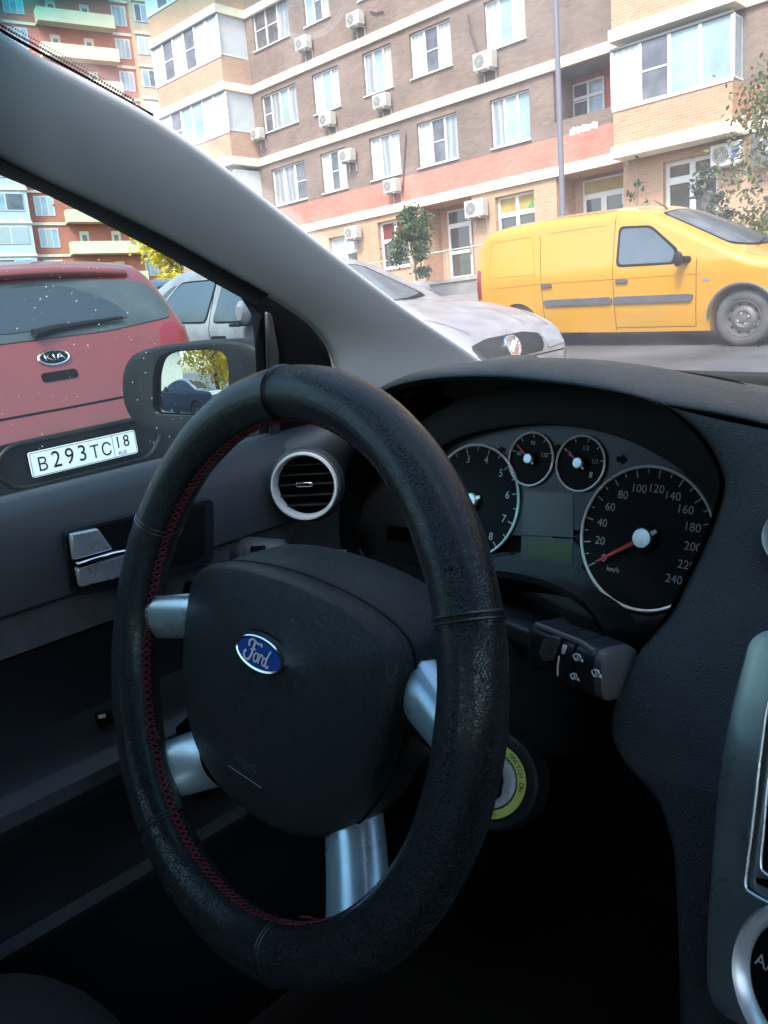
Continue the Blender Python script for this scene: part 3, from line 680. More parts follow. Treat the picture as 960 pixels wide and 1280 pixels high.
# driver's door
SEC = [(-.785, -.190, 'door_plastic'), (-.775, -.168, 'door_plastic'), (-.758, -.1625, 'door_plastic'), (-.738, -.164, 'door_plastic'), (-.718, -.174, 'door_plastic'), (-.707, -.196, 'door_plastic'), (-.701, -.225, 'door_plastic'), (-.699, -.249, 'door_plastic'),
       (-.703, -.2535, 'door_cloth'), (-.704, -.262, 'door_cloth'), (-.707, -.280, 'door_cloth'), (-.7075, -.289, 'black_plastic'), (-.714, -.294, 'smooth_plastic'), (-.726, -.335, 'smooth_plastic'), (-.722, -.372, 'smooth_plastic'), (-.690, -.383, 'smooth_plastic'),
       (-.664, -.386, 'door_plastic'), (-.650, -.394, 'door_plastic'), (-.648, -.406, 'door_plastic'), (-.660, -.424, 'smooth_plastic'), (-.672, -.430, 'smooth_plastic'), (-.702, -.445, 'smooth_plastic'), (-.712, -.50, 'smooth_plastic'), (-.708, -.528, 'door_plastic'), (-.690, -.533, 'door_plastic'), (-.684, -.543, 'door_plastic'), (-.692, -.556, 'smooth_plastic'), (-.70, -.62, 'smooth_plastic'), (-.70, -.80, 'smooth_plastic'), (-.74, -.86, 'smooth_plastic')]
mb = MB(); ys = np.linspace(-.80, .66, 24)
for k in range(len(SEC)-1):
    a, b = SEC[k], SEC[k+1]
    mb.grid([[Vector((a[0], y, a[1])) for y in ys], [Vector((b[0], y, b[1])) for y in ys]], a[2])
mb.box((-.86, -.80, -.90), (-.80, .70, -.200), 'car_black'); mb.box((-.81, -.80, -.195), (-.778, .66, -.172), 'black_plastic')
door = part(mb, 'driver_door', split=40)
D = lambda x, y, X: cx(x, y, X)
mb = MB(); ou = round_poly([(77, 662), (150, 645), (262, 622), (262, 701), (165, 731), (92, 743), (84, 735)], 9)
mb.prism([D(x, y, -.7035) for x, y in ou], (.0075, 0, 0), 'smooth_plastic')
inn = round_poly([(81, 668), (148, 652), (256, 630), (256, 697), (160, 723), (96, 735), (90, 731)], 7)
mb.prism([D(x, y, -.6955) for x, y in inn], (.0003, 0, 0), 'print_dark')
hs = mb.build('handle_surround', door, bevel=.0015)
mb = MB()
mb.prism([D(x, y, -.694) for x, y in ((85, 666.5), (119, 659.5), (138, 685.5), (89, 699))], (.006, 0, 0), 'satin_silver')
mb.prism([D(x, y, -.694) for x, y in ((89, 701), (136, 687), (152, 684), (170, 684), (170, 688), (152, 689), (128, 697), (92, 708))], (.011, 0, 0), 'chrome')
mb.prism([D(x, y, -.694) for x, y in ((92, 709), (128, 698.5), (152, 691), (170, 689.5), (170, 716), (150, 719), (97, 732))], (.007, 0, 0), 'satin_silver')
mb.build('door_handle', door, bevel=.0012)
mb = MB(); mb.prism([D(x, y, -.692) for x, y in ((118, 892), (136, 886), (140, 902), (121, 908))], (.006, 0, 0), 'gloss_black'); mb.prism([D(x, y, -.6858) for x, y in ((122, 894.5), (131, 892), (132, 896), (124, 898.5))], (.0006, 0, 0), 'print_white'); mb.build('window_switch', door)

# windscreen pillar trim, seal and corner panel
E1 = [(-90, -18), (0, 40), (100, 95), (200, 151), (300, 224), (400, 304), (500, 381), (560, 422), (592, 444), (640, 480)]
E2 = [(-90, 150), (0, 201), (100, 249), (200, 297), (300, 351), (345, 377), (385, 405), (407, 432), (416, 462), (416, 520)]
dF = Vector([float(v) for v in CARCAM[2]])
def inv_depth(pa, da, pb, db):
    ax, ay = pa; bx, by = pb; L_ = (bx-ax)**2+(by-ay)**2
    def f(px, py):
        t = ((px-ax)*(bx-ax)+(py-ay)*(by-ay))/L_; return 1/(1/da+(1/db-1/da)*t)
    return f
d1 = inv_depth((0, 40), cx(0, 40, -.585).dot(dF), (592, 444), cy(592, 444, .84).dot(dF))
d2 = inv_depth((0, 201), cx(0, 201, -.625).dot(dF), (407, 432), cx(407, 432, -.735).dot(dF))
P1 = catmull([Vector((-.525, .02, .250)), Vector((-.545, .13, .222))]+[cd(x, y, d1(x, y)) for x, y in E1[1:]], 44); P2 = catmull([Vector((-.600, -.06, .215)), Vector((-.605, .08, .178))]+[cd(x, y, d2(x, y)) for x, y in E2[1:]], 44)
mb = MB(); rows = []
for a, b in zip(P1, P2):
    n = -((a+b)*.5).normalized(); row = [a-n*.012+(a-b)*.01]
    for k in range(11):
        t = k/10; row.append(a.lerp(b, t)+n*.007*(1-abs(2*t-1)**2.0))
    row.append(b-n*.014+(b-a)*.01); rows.append(row)
mb.grid(rows, 'pillar_cloth'); part(mb, 'pillar_trim', 'pale grey fabric covered pillar trim', sub=1)
mb = MB(); rows2 = [[mir(p) for p in r] for r in rows]; mb.grid(rows2, 'pillar_cloth'); part(mb, 'pillar_trim', sub=1)
E3 = [(-90, 172), (0, 219), (95, 262), (200, 316), (270, 355), (318, 381), (326, 392), (330, 440), (334, 560)]
def d3(x, y): return d2(min(x, 320), min(y, 383))*1.045
P3 = catmull([Vector((-.622, -.10, .195)), Vector((-.632, .06, .160))]+[cd(x, y, d3(x, y)) for x, y in E3[1:6]], 40)
mb = MB(); rows = []
P2s = catmull([Vector((-.600, -.06, .212)), Vector((-.606, .08, .175))]+[cd(x, y, d2(x, y)) for x, y in ((0, 200), (95, 245), (200, 294), (270, 332), (336, 368))], 40)
for a, b in zip(P2s, P3):
    n = -((a+b)*.5).normalized(); rows.append([a-n*.012, a+n*.001, a.lerp(b, .4)+n*.006, b+n*.004, b-n*.006, b-n*.03])
mb.grid(rows, 'rubber_seal'); part(mb, 'door_seal', split=50)
mb = MB()                                    # corner panel behind the mirror
sp = [(311, 369), (345, 364), (388, 404), (410, 434), (418, 470), (418, 545), (336, 552), (331, 440), (326, 392)]
mb.prism([cx(x, y, -.752) for x, y in sp], (-.02, 0, 0), 'black_plastic')
mb.prism([cx(x, y, -.745) for x, y in ((333, 388), (341, 392), (350, 440), (352, 550), (339, 552), (335, 440))], (-.006, 0, 0), 'smooth_plastic')
part(mb, 'corner_panel', bevel=.003)

# side glass with rain drops
mb = MB()
gtop = [p.lerp(p*1.02, .5) for p in P3[::-1]]
gl_t = [Vector((-.775, .56, -.06))] + gtop[:-1:3] + [Vector((-.615, -.40, .20)), Vector((-.62, -.70, .19))]
gl_t = resample(gl_t, 30); gl_b = resample([Vector((-.790, .575, -.165)), Vector((-.790, .2, -.17)), Vector((-.785, -.75, -.165))], 30)
srf = [[b.lerp(t, k/8)+Vector((-.012*math.sin(pi*k/8), 0, 0)) for b, t in zip(gl_b, gl_t)] for k in range(9)]
mb.grid(srf, 'side_glass'); sgl = part(mb, 'side_window')
bv = BVHTree.FromPolygons([v for r in srf for v in r], [(i*30+j, i*30+j+1, (i+1)*30+j+1, (i+1)*30+j) for i in range(8) for j in range(29)])
mb = MB(); n_ = 0
spots = [(111, 435), (58, 359), (67, 358), (59, 371), (51, 374), (44, 385), (90, 367), (96, 377), (120, 388), (75, 347), (111, 336), (122, 336), (124, 325), (22, 411), (86, 404), (124, 406), (160, 391), (180, 448), (182, 466), (215, 513), (217, 524), (227, 523), (196, 535), (212, 546), (172, 500), (190, 498), (166, 478), (110, 432), (93, 431), (67, 456), (53, 543), (53, 558), (192, 553), (165, 425), (194, 430), (183, 441), (40, 249), (67, 257)]
for q in range(160):
    if q < len(spots): x, y = spots[q]; r = random.uniform(.0005, .0009)
    else: x, y = random.uniform(2, 320), random.uniform(230, 590); r = random.uniform(.0002, .0004)
    d = Vector([float(v) for v in _ray(x, y, CARCAM)]).normalized(); h = bv.ray_cast(Vector((0, 0, 0)), d)
    if h[0] is None: continue
    o, nn = h[0], h[1]; nn = nn if nn.dot(d) > 0 else -nn; e = nn.orthogonal().normalized(); g = nn.cross(e)
    rows = [[o+nn*(.0004+math.sin(a)*r*.6)+(e*math.cos(t)+g*math.sin(t))*r*max(.02, math.cos(a)) for t in np.linspace(0, 2*pi, 7, endpoint=False)] for a in (0, .6, 1.1, 1.5)]
    mb.grid(rows, 'water', close=True)
tag(mb.build('rain_drops', sgl), kind='stuff')

# windscreen with a tinted band at the top and a dotted edge
mb = MB(); Lft = resample(P1[::-1][:-5], 24); Lft = [p+(p.normalized())*.012 for p in Lft]; rows = []
for i, a in enumerate(Lft):
    b = mir(a); bow = .16+.02*i/23; rows.append([a.lerp(b, t)+Vector((0, bow*4*t*(1-t), .03*4*t*(1-t)*i/23)) for t in np.linspace(0, 1, 21)])
mb.grid(rows, 'windscreen_glass'); wsc = part(mb, 'windscreen')
mb = MB(); U = catmull([cd(x, y, d1(x, y)) for x, y in ((-60, 2), (0, 40), (50, 68), (100, 95), (150, 123), (192, 147))], 300)
for i in range(0, 300):
    a = U[i]; t = (U[min(299, i+2)]-U[max(0, i-2)]).normalized(); out = (a-P2[10+int(i*10/299)]).normalized(); out = (out-t*out.dot(t)).normalized()
    c = a+a.normalized()*.008
    for k, (o_, r) in enumerate(((.0012, .0013), (.0040, .0010), (.0066, .0006))):
        if i > 292-40*k or i % 4: continue
        cc = c+out*o_+t*((.0021 if k % 2 else 0)); e = t; g = out
        mb.poly([cc+(e*math.cos(z)+g*math.sin(z))*r for z in np.linspace(0, 2*pi, 6, endpoint=False)], 'print_dark')
tag(mb.build('dotted_edge', wsc, smooth=False), kind='stuff')

# unseen passenger and rear glass; tint added to cut light from these sides
for y0, y1 in ((-.45, .62), (-1.30, -.62)):
    mb = MB(); mb.grid([[mir(Vector((x, y, z))) for y in (y0, (y0+y1)/2, y1)] for x, z in ((-.780, -.16), (-.72, .03), (-.635, .20))], 'passenger_glass' if y0 > -1 else 'tinted_glass'); part(mb, 'side_window')
mb = MB(); mb.grid([[Vector((-.780, -1.30, -.16)), Vector((-.780, -.80, -.16))], [Vector((-.635, -1.30, .20)), Vector((-.625, -.72, .19))]], 'tinted_glass'); part(mb, 'side_window')
mb = MB(); mb.grid([[Vector((x, -1.62, z)) for x in (-.70, XC, .57)] for z in (-.20, .0, .24)], 'tinted_glass'); part(mb, 'rear_window')
# door mirror
mp = cx(240, 480, -.93); mN = Vector((.35, -.93, .072)).normalized(); gN = Vector((.35, -.93, .084)).normalized()
MM = lambda x, y, w=0.0: cpl(x, y, mp+mN*w, mN)
hp = round_poly([(154, 505), (153, 466), (164, 443), (190, 434), (240, 427.5), (285, 425), (312, 430), (334, 446), (336, 556), (290, 556), (235, 551), (196, 542), (168, 530)], 12, 3)
H_ = [MM(x, y) for x, y in hp]; hc = sum(H_, Vector())/len(H_)
gp = round_poly([(194, 516), (194, 468), (200, 447), (216, 440), (262, 436.5), (280, 442), (284, 458), (285, 505), (285, 519)], 9, 3)
G_ = [MM(x, y) for x, y in gp]; gc = sum(G_, Vector())/len(G_)
G0 = [gc+(p-gc)*1.05 for p in G_]
Hs = resample(H_+[H_[0]], 61)[:-1]; Gs = resample(G0+[G0[0]], 61)[:-1]
ang = lambda p: math.atan2((p-gc).dot(Vector((0, 0, 1))), (p-gc).dot(Vector((.95, .25, 0))))
Hs = sorted(Hs, key=ang); Gs = sorted(Gs, key=ang)
mb = MB(); back_ = Vector((-.02, 1, 0))
mb.grid([[p-mN*.010 for p in Gs], [p+mN*.001 for p in Gs], [p.lerp(q, .55)+mN*.002 for p, q in zip(Gs, Hs)], [p.lerp(q, .92)+mN*.001 for p, q in zip(Gs, Hs)], Hs, [q+back_*.012+(q-hc)*.015 for q in Hs], [hc+(q-hc)*.96+back_*.05 for q in Hs], [hc+(q-hc)*.75+back_*.085 for q in Hs], [hc+(q-hc)*.30+back_*.105 for q in Hs], [hc+back_*.108+(q-hc)*.01 for q in Hs]], 'car_black', close=True)
mb.poly([p-mN*.009 for p in Gs], 'black_plastic')
mirh = part(mb, 'door_mirror', split=50)
mb = MB(); gn = mN
def mgl(p):                                   # convex mirror, set towards the driver
    t = p-gc; return p-mN*.0065-mN*(t.dot(gN-mN*gN.dot(mN))/gN.dot(mN))+mN*(.0016-t.length_squared/2.4)
Gd = resample(G_+[G_[0]], 61)[:-1]
mb.grid([[mgl(gc+(p-gc)*q) for p in Gd] for q in (.01, .15, .3, .45, .6, .75, .88, 1.0)], 'mirror_glass', close=True); mb.poly([mgl(gc+(p-gc)*.01) for p in Gd], 'mirror_glass'); mb.build('mirror_glass', mirh, split=0)
mb = MB(); mb.prism([Vector((-.772, .56, -.150)), Vector((-.772, .68, -.150)), Vector((-.772, .68, -.06)), Vector((-.772, .58, -.045))], (-.03, .01, 0), 'car_black'); mb.build('mirror_foot', mirh, bevel=.006)

# shell of the cabin
mb = MB(); rows = []
for y in (.20, .0, -.4, -.9, -1.5):
    rows.append([Vector((XC+x, y+.07*(1-(x/.56)**2)*(1 if y > 0 else 0), (.235 if y > .1 else .255 if y > -.2 else .265)+.055*(1-(x/.56)**2))) for x in np.linspace(-.555, .555, 11)])
mb.grid(rows, 'headliner'); part(mb, 'roof_lining', solid=.02)
for sg in (-1, 1):
    mb = MB(); px = lambda x: XC+sg*x
    mb.grid([[Vector((px(.55), y, z+.03)) for y, z in ((.24, .215), (-.05, .245), (-.9, .25), (-1.5, .22))], [Vector((px(.535), y, z-.01)) for y, z in ((.24, .195), (-.05, .23), (-.9, .235), (-1.5, .2))], [Vector((px(.565), y, z-.035)) for y, z in ((.24, .185), (-.05, .215), (-.9, .22), (-1.5, .19))]], 'headliner')
    mb.box((min(px(.60), px(.70)), -.60, -.9), (max(px(.60), px(.70)), -.46, .215), 'pillar_cloth')
    mb.box((min(px(.58), px(.68)), -1.55, -.9), (max(px(.58), px(.68)), -1.30, .215), 'pillar_cloth')
    part(mb, 'side_rail', bevel=.01)
mb = MB(); mb.grid([[mir(Vector((a[0], y, a[1]))) for y in ys] for a in SEC], 'door_plastic'); mb.box((.67, -.8, -.9), (.73, .7, -.165), 'car_black'); part(mb, 'passenger_door')
for sg in (-1, 1):
    mb = MB(); a, b = sorted((XC+sg*.635, XC+sg*.70)); mb.box((a, -1.6, -.95), (b, -.58, -.16), 'door_plastic'); part(mb, 'rear_door', bevel=.01)
mb = MB(); mb.box((-.86, -1.65, -.97), (.74, 1.0, -.93), 'carpet'); mb.box((-.86, .97, -.95), (.74, 1.02, -.16), 'carpet'); mb.box((-.19, -.6, -.95), (.05, .98, -.50), 'carpet')
mb.box((-.80, .60, -.95), (-.735, 1.0, -.14), 'carpet'); part(mb, 'floor_carpet', bevel=.01)
mb = MB(); mb.box((-.75, -1.65, -.95), (.62, -1.25, .02), 'seat_cloth'); mb.box((-.75, -1.25, -.95), (.62, -.80, -.55), 'seat_cloth'); part(mb, 'rear_seat', bevel=.05)
mb = MB()
def pad(lo, hi, n=9, p=4):
    c = [(a+b)/2 for a, b in zip(lo, hi)]; h = [(b-a)/2 for a, b in zip(lo, hi)]; rows = []
    for i in range(n*2+1):
        th = -pi/2+pi*i/(2*n); row = []
        for j in range(n*4):
            ph = 2*pi*j/(n*4); f = lambda v: math.copysign(abs(v)**(2/p), v)
            row.append(Vector((c[0]+h[0]*f(math.cos(th))*f(math.cos(ph)), c[1]+h[1]*f(math.cos(th))*f(math.sin(ph)), c[2]+h[2]*f(math.sin(th)))))
        rows.append(row)
    mb.grid(rows, 'seat_cloth', close=True)
pad((-.685, -.38, -.74), (-.20, .17, -.475)); pad((-.68, -.62, -.60), (-.20, -.40, .10)); pad((-.56, -.66, .08), (-.32, -.52, .24))
part(mb, 'driver_seat')
mb = MB(); rows = []                         # bonnet in front of the glass
for y, z in ((1.02, -.185), (1.25, -.215), (1.55, -.27), (1.85, -.36), (1.98, -.47), (2.0, -.75)):
    rows.append([Vector((XC+x, y-.14*(x/.75)**2, z-.06*(x/.75)**2)) for x in np.linspace(-.75, .75, 15)])
mb.grid(rows, 'blue_paint'); part(mb, 'bonnet', sub=1)

# ------------------------------------------------------------------ THE STREET
def structure(mb, name, **k): return tag(mb.build(name, **k), kind='structure')
mb = MB()
gx = [-400, -250, -150, -100, -70] + list(np.arange(-56, 41, 2.0)) + [60, 100, 200]; gy = [-200, -100, -60, -40] + list(np.arange(-30, 61, 2.0)) + [80, 120, 200, 400]
mb.grid([[(x, y, gz(x, y)) for x in gx] for y in gy], 'asphalt'); structure(mb, 'ground')
mb = MB()                                    # raised pavement with kerb in front of the house
def slab(x0, x1, y0, y1, h, m, side):
    n = 30; xs = np.linspace(x0, x1, n)
    mb.grid([[(x, y0, gz(x, y0)-.1) for x in xs], [(x, y0, gz(x, y0)+h) for x in xs], [(x, y0+.15, gz(x, y0+.15)+h) for x in xs]], side)
    mb.grid([[(x, y0+.15, gz(x, y0+.15)+h) for x in xs], [(x, (y0+y1)/2, gz(x, (y0+y1)/2)+h) for x in xs], [(x, y1, gz(x, y1)+h) for x in xs]], m)
slab(-45, 25, 15.2, 24.4, .14, 'concrete', 'kerb_stone'); structure(mb, 'pavement')

YF = 23.9
def fx(px, py, Y=YF): p = wpt(px, py, Y); return p[0]
def fz(px, py, Y=YF): p = wpt(px, py, Y); return p[2]
def rect(q, Y=YF):                           # four sight lines TL TR BR BL -> upright rectangle on the facade
    a, b, c, d = [wpt(x, y, Y) for x, y in q]; return ((a[0]+d[0])/2, (b[0]+c[0])/2, (c[2]+d[2])/2, (a[2]+b[2])/2)
ZA = fz(480, 41)-.02; ZB = fz(480, 152.5); ZC = fz(620, 232); FL = ZA-ZB; ZZ = ZA+FL
house = tag(empty('apartment_building', Matrix.Translation((-15, YF, 0))), 'brown brick apartment house with cream floor bands and orange brick shop floor', 'apartment building')
HO = Vector((-15, YF, 0))
def hpart(mb, name, **k):
    mb.v = [v-HO for v in mb.v]; return mb.build(name, house, **k)
def wall(mb, x0, x1, z0, z1, y, holes, m, rev=.16, mrev=None):
    xs = sorted({x0, x1, *[v for h in holes for v in h[:2] if x0 < v < x1]}); zs = sorted({z0, z1, *[v for h in holes for v in h[2:] if z0 < v < z1]})
    for a, b in zip(xs, xs[1:]):
        for c, d in zip(zs, zs[1:]):
            mx_, mz_ = (a+b)/2, (c+d)/2
            if any(h[0] < mx_ < h[1] and h[2] < mz_ < h[3] for h in holes): continue
            mb.add([(a, y, c), (b, y, c), (b, y, d), (a, y, d)], [(0, 1, 2, 3)], m)
    for h in holes:
        a, b, c, d = h; c = max(c, z0); d = min(d, z1); r = rev
        mb.add([(a, y, c), (b, y, c), (b, y+r, c), (a, y+r, c), (a, y, d), (b, y, d), (b, y+r, d), (a, y+r, d)], [(0, 1, 2, 3), (4, 7, 6, 5), (0, 3, 7, 4), (1, 5, 6, 2)], mrev or m)
def window(r, panes, Y=YF, tr=None, name='window', fr=.055, depth=.12, transom_m=None, low=None):
    """frame with equal lights; panes = material per light (left to right)"""
    x0, x1, z0, z1 = r; y = Y+depth; mb = MB(); n = len(panes); w = (x1-x0)/n
    for a, b, c, d in ((x0, x1, z0, z0+fr), (x0, x1, z1-fr, z1), (x0, x0+fr, z0+fr, z1-fr), (x1-fr, x1, z0+fr, z1-fr)): mb.box((a, y-.03, c), (b, y+.04, d), 'white_frame')
    for k in range(1, n): mb.box((x0+w*k-fr*.7, y-.028, z0+fr), (x0+w*k+fr*.7, y+.038, z1-fr), 'white_frame')
    if tr: mb.box((x0+fr, y-.029, tr-fr*.8), (x1-fr, y+.039, tr+fr*.8), 'white_frame')
    mb.box((x0-.04, Y-.07, z0-.05), (x1+.04, Y+.1, z0-.005), 'white_frame')
    wo = hpart(mb, name, smooth=False)
    mb = MB()
    for k, m in enumerate(panes):
        a, b = x0+w*k, x0+w*(k+1); yy = y+.012+.004*k
        if m == 'dark_pane':
            mb.add([(a, yy, z0), (b, yy, z0), (b, yy, z1), (a, yy, z1)], [(0, 1, 2, 3)], m)
            mb.box((a+fr, y-.01, (z0+z1)/2-.02), (b-fr, y+.01, (z0+z1)/2+.02), 'white_frame')
        elif tr and transom_m:
            mb.add([(a, yy, z0), (b, yy, z0), (b, yy, tr), (a, yy, tr)], [(0, 1, 2, 3)], m); mb.add([(a, yy, tr), (b, yy, tr), (b, yy, z1), (a, yy, z1)], [(0, 1, 2, 3)], transom_m)
        else: mb.add([(a, yy, z0), (b, yy, z0), (b, yy, z1), (a, yy, z1)], [(0, 1, 2, 3)], m)
    mb.v = [v-HO for v in mb.v]; mb.build('pane', wo, smooth=False)
    return wo
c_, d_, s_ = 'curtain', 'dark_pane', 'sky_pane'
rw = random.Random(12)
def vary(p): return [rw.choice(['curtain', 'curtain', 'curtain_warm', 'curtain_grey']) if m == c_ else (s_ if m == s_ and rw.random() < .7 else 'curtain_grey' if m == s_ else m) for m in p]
def fix(r, z0, z1): return (r[0], r[1], z0, z1)
WIN = []
def win(q, panes): r = rect(q); WIN.append((r, panes)); return r
# top row, middle row, lower row of the part in view
w41 = win([(314, 19), (359, -6), (361, 45), (319, 64)], [d_, d_, c_]); h_ = w41[3]-w41[2]
z0t = w41[2]; z1t = z0t+1.52
for a, b, p in ((379, 414, [s_, d_, c_]), (446, 484, [c_, d_]), (686, 757, [s_, d_, c_])): 
    yb = {379: 40, 446: 8, 686: 14}[a]; WIN.append(((fx(a+3, yb), fx(b, yb), z0t, z1t), p))
WIN[0] = (fix(w41, z0t, z1t), WIN[0][1])
mid = [win([(325, 116), (367.5, 97.5), (374, 145), (330, 160)], [d_, c_, s_, c_]), win([(389, 97.5), (422.5, 85), (427, 137.5), (395, 150)], [c_, s_, c_]), win([(452, 71), (488, 57), (492.5, 114), (457.5, 125)], [s_, s_, c_]),
       win([(510.5, 35), (561, 16), (565.5, 70), (514, 89)], [c_, d_, c_]), win([(604, 8), (655, -8), (658, 54), (608, 69)], [c_, s_, c_])]
zm0 = sum(r[2] for r in mid)/5; zm1 = sum(r[3] for r in mid)/5
lowr = [win([(336, 209), (380, 195), (384, 242), (345, 252)], [c_, s_, d_]), win([(400, 197), (431, 187), (436, 239), (405, 247)], [c_, d_, c_]), win([(461, 179), (499, 167), (502, 222), (466, 231)], [c_, s_, c_]),
        win([(519, 146), (569, 131), (574, 186), (524, 201)], [c_, d_, c_]), win([(612, 129), (661, 117.5), (664, 179), (616, 191)], [s_, s_, s_])]
zl0 = sum(r[2] for r in lowr)/5; zl1 = sum(r[3] for r in lowr)/5
WIN = [(fix(r, zm0, zm1) if abs(r[2]-zm0) < .5 else fix(r, zl0, zl1) if abs(r[2]-zl0) < .5 else r, p) for r, p in WIN]
# the same pattern goes on above and to the right of the picture
zt0, zt1 = z0t+FL, z1t+FL
XL = fx(303, 80); XR = 26.0
up = [(r[0], r[1]) for r, p in WIN if abs(r[2]-zm0) < .01]
for a, b in up[2:]: WIN.append(((a, b, zt0, zt1), [c_, s_, c_]))
YB = 23.1; BX0 = fx(765.5, 95, YB); BX1 = fx(916, 70, YB)
YL = 22.45; LX0 = fx(196, 110, YL); LX1 = fx(276, 70, YL)
for k in range(3):
    for z0, z1 in ((zl0, zl1), (zm0, zm1), (z0t, z1t)): WIN.append(((BX1+1.6+k*4.2, BX1+3.4+k*4.2, z0, z1), [c_, d_, c_]))
lg = (fx(692, 120), BX0-.02, fz(697, 152), fz(700, 88)-.0)
holes = [r for r, p in WIN]+[lg]
ZTOP = ZA+FL*3.2; ZR = fz(616, 191)-.10
zr1 = fz(525, 216)
mb = MB(); wall(mb, XL-1.0, XR, zr1, ZTOP, YF, holes, 'brown_brick'); hpart(mb, 'wall', smooth=False)
mb = MB(); wall(mb, XL-1.0, XR, ZC-.1, zr1, YF-.002, [h for h in holes if h[2] < zr1], 'red_band'); hpart(mb, 'red_wall_band', smooth=False)
mb = MB(); mb.box((XL-14, YF+6, .0), (XR, YF+6.2, ZTOP), 'brown_brick'); mb.box((XL-1.0, YF+.3, ZTOP-.2), (XR, YF+6.0, ZTOP), 'concrete'); mb.box((XR-.2, YF+.05, 0), (XR, YF+5.9, ZTOP-.2), 'brown_brick'); hpart(mb, 'rear_wall', smooth=False)
for r, p in WIN: window(r, vary(p))
for z in (ZC, ZB, ZA, ZZ, ZZ+FL):
    mb = MB(); mb.box((XL-1.0, YF-.10, z-.15), (BX0, YF+.05, z+.15), 'cream_paint'); mb.box((BX1, YF-.10, z-.15), (XR, YF+.05, z+.15), 'cream_paint'); hpart(mb, 'floor_band', smooth=False, bevel=.01)
# loggia beside the right bay
mb = MB(); a, b, c, d = lg
mb.add([(a, YF+1.2, c), (b, YF+1.2, c), (b, YF+1.2, d), (a, YF+1.2, d)], [(0, 1, 2, 3)], 'red_brick')
mb.add([(a, YF+.16, c), (a, YF+1.2, c), (a, YF+1.2, d), (a, YF+.16, d)], [(0, 1, 2, 3)], 'brown_brick'); mb.add([(b, YF+.16, c), (b, YF+1.2, c), (b, YF+1.2, d), (b, YF+.16, d)], [(0, 1, 2, 3)], 'red_brick')
mb.add([(a, YF+.16, c), (b, YF+.16, c), (b, YF+1.2, c), (a, YF+1.2, c)], [(0, 1, 2, 3)], 'concrete'); mb.add([(a, YF+.16, d), (b, YF+.16, d), (b, YF+1.2, d), (a, YF+1.2, d)], [(0, 1, 2, 3)], 'concrete')
hpart(mb, 'loggia', smooth=False)
lw = rect([(715, 107), (757, 95), (757, 142), (719, 152)], YF+1.2); window((lw[0], lw[1], lw[2], lw[3]), [d_, s_], Y=YF+1.03, tr=lw[3]-.45)
# bays
def bay(x0, x1, y, floors, glass, side_m, name):
    mb = MB()
    for z in floors:
        mb.box((x0, y, z+.15), (x1, YF-.002, z+1.12), 'peach_brick')
        mb.box((x0+.06, y+.06, z+1.12), (x1-.06, YF-.002, z+FL-.15), 'white_panel')
    bo_ = hpart(mb, name, smooth=False)
    for z in floors:
        mb = MB(); mb.box((x0-.07, y-.08, z-.16), (x1+.07, YF-.101, z+.15), 'cream_paint'); mb.v = [v-HO for v in mb.v]; mb.build('bay_band', bo_, smooth=False)
        mb = MB(); z0, z1 = z+1.12, z+FL-.16; n = len(glass); w = (x1-x0)/n
        mb.box((x0-.02, y-.03, z0-.04), (x1+.02, y+.02, z0+.06), 'white_frame'); mb.box((x0-.04, y-.06, z1-.06), (x1+.04, y+.02, z1+.0), 'ac_grille')
        for k in range(n+1): mb.box((x0+w*k-.05, y-.02, z0+.061), (x0+w*k+.05, y+.03, z1-.061), 'white_frame')
        mb.box((x1-.03, y+.031, z0+.05), (x1+.01, YF-.103, z0+.10), 'white_frame')
        f = mb; f.v = [v-HO for v in f.v]; f = f.build('bay_window', bo_, smooth=False)
    return bo_
def bay_panes(x0, x1, y, floors, glass, side, seed):
    rnd = random.Random(seed)
    for i, z in enumerate(floors):
        mb = MB(); z0, z1 = z+1.16, z+FL-.2; n = len(glass[i % len(glass)]); w = (x1-x0)/n
        for k, m in enumerate(glass[i % len(glass)]):
            a, b = x0+w*k+.05, x0+w*(k+1)-.05
            mb.add([(a, y+.012+.002*k, z0), (b, y+.012+.002*k, z0), (b, y+.012+.002*k, z1), (a, y+.012+.002*k, z1)], [(0, 1, 2, 3)], m)
            if m == d_: mb.box((a, y-.005, (z0+z1)/2-.025), (b, y+.008, (z0+z1)/2+.025), 'white_frame')
        mb.add([(x1-.055, y+.04, z0), (x1-.055, YF-.1, z0), (x1-.055, YF-.1, z1), (x1-.055, y+.04, z1)], [(0, 1, 2, 3)], side)
        hpart(mb, 'bay_pane', smooth=False)
fl_r = [ZC+.0, ZB, ZA]; fl_l = [ZC, ZB, ZA, ZZ]
bay(BX0, BX1, YB, fl_r, [0]*4, s_, 'bay'); bay_panes(BX0, BX1, YB, fl_r, [[c_, d_, s_, s_], [c_, s_, d_, c_]], s_, 3)
bay(LX0, LX1, YL, fl_l, [0]*6, c_, 'bay'); bay_panes(LX0, LX1, YL, fl_l, [[c_, d_, c_, d_, c_, c_], ['white_panel', d_, s_, s_, 'white_panel', 'white_panel']], 'white_panel', 5)
mb = MB(); mb.box((LX0+.05, YL+.2, .4), (LX1-.05, YF+5.9, ZC-.16), 'peach_brick'); mb.box((LX0+.02, YF-.001, ZC-.1), (XL-1.0, YF+5.9, ZTOP), 'brown_brick'); hpart(mb, 'corner_wall', smooth=False)
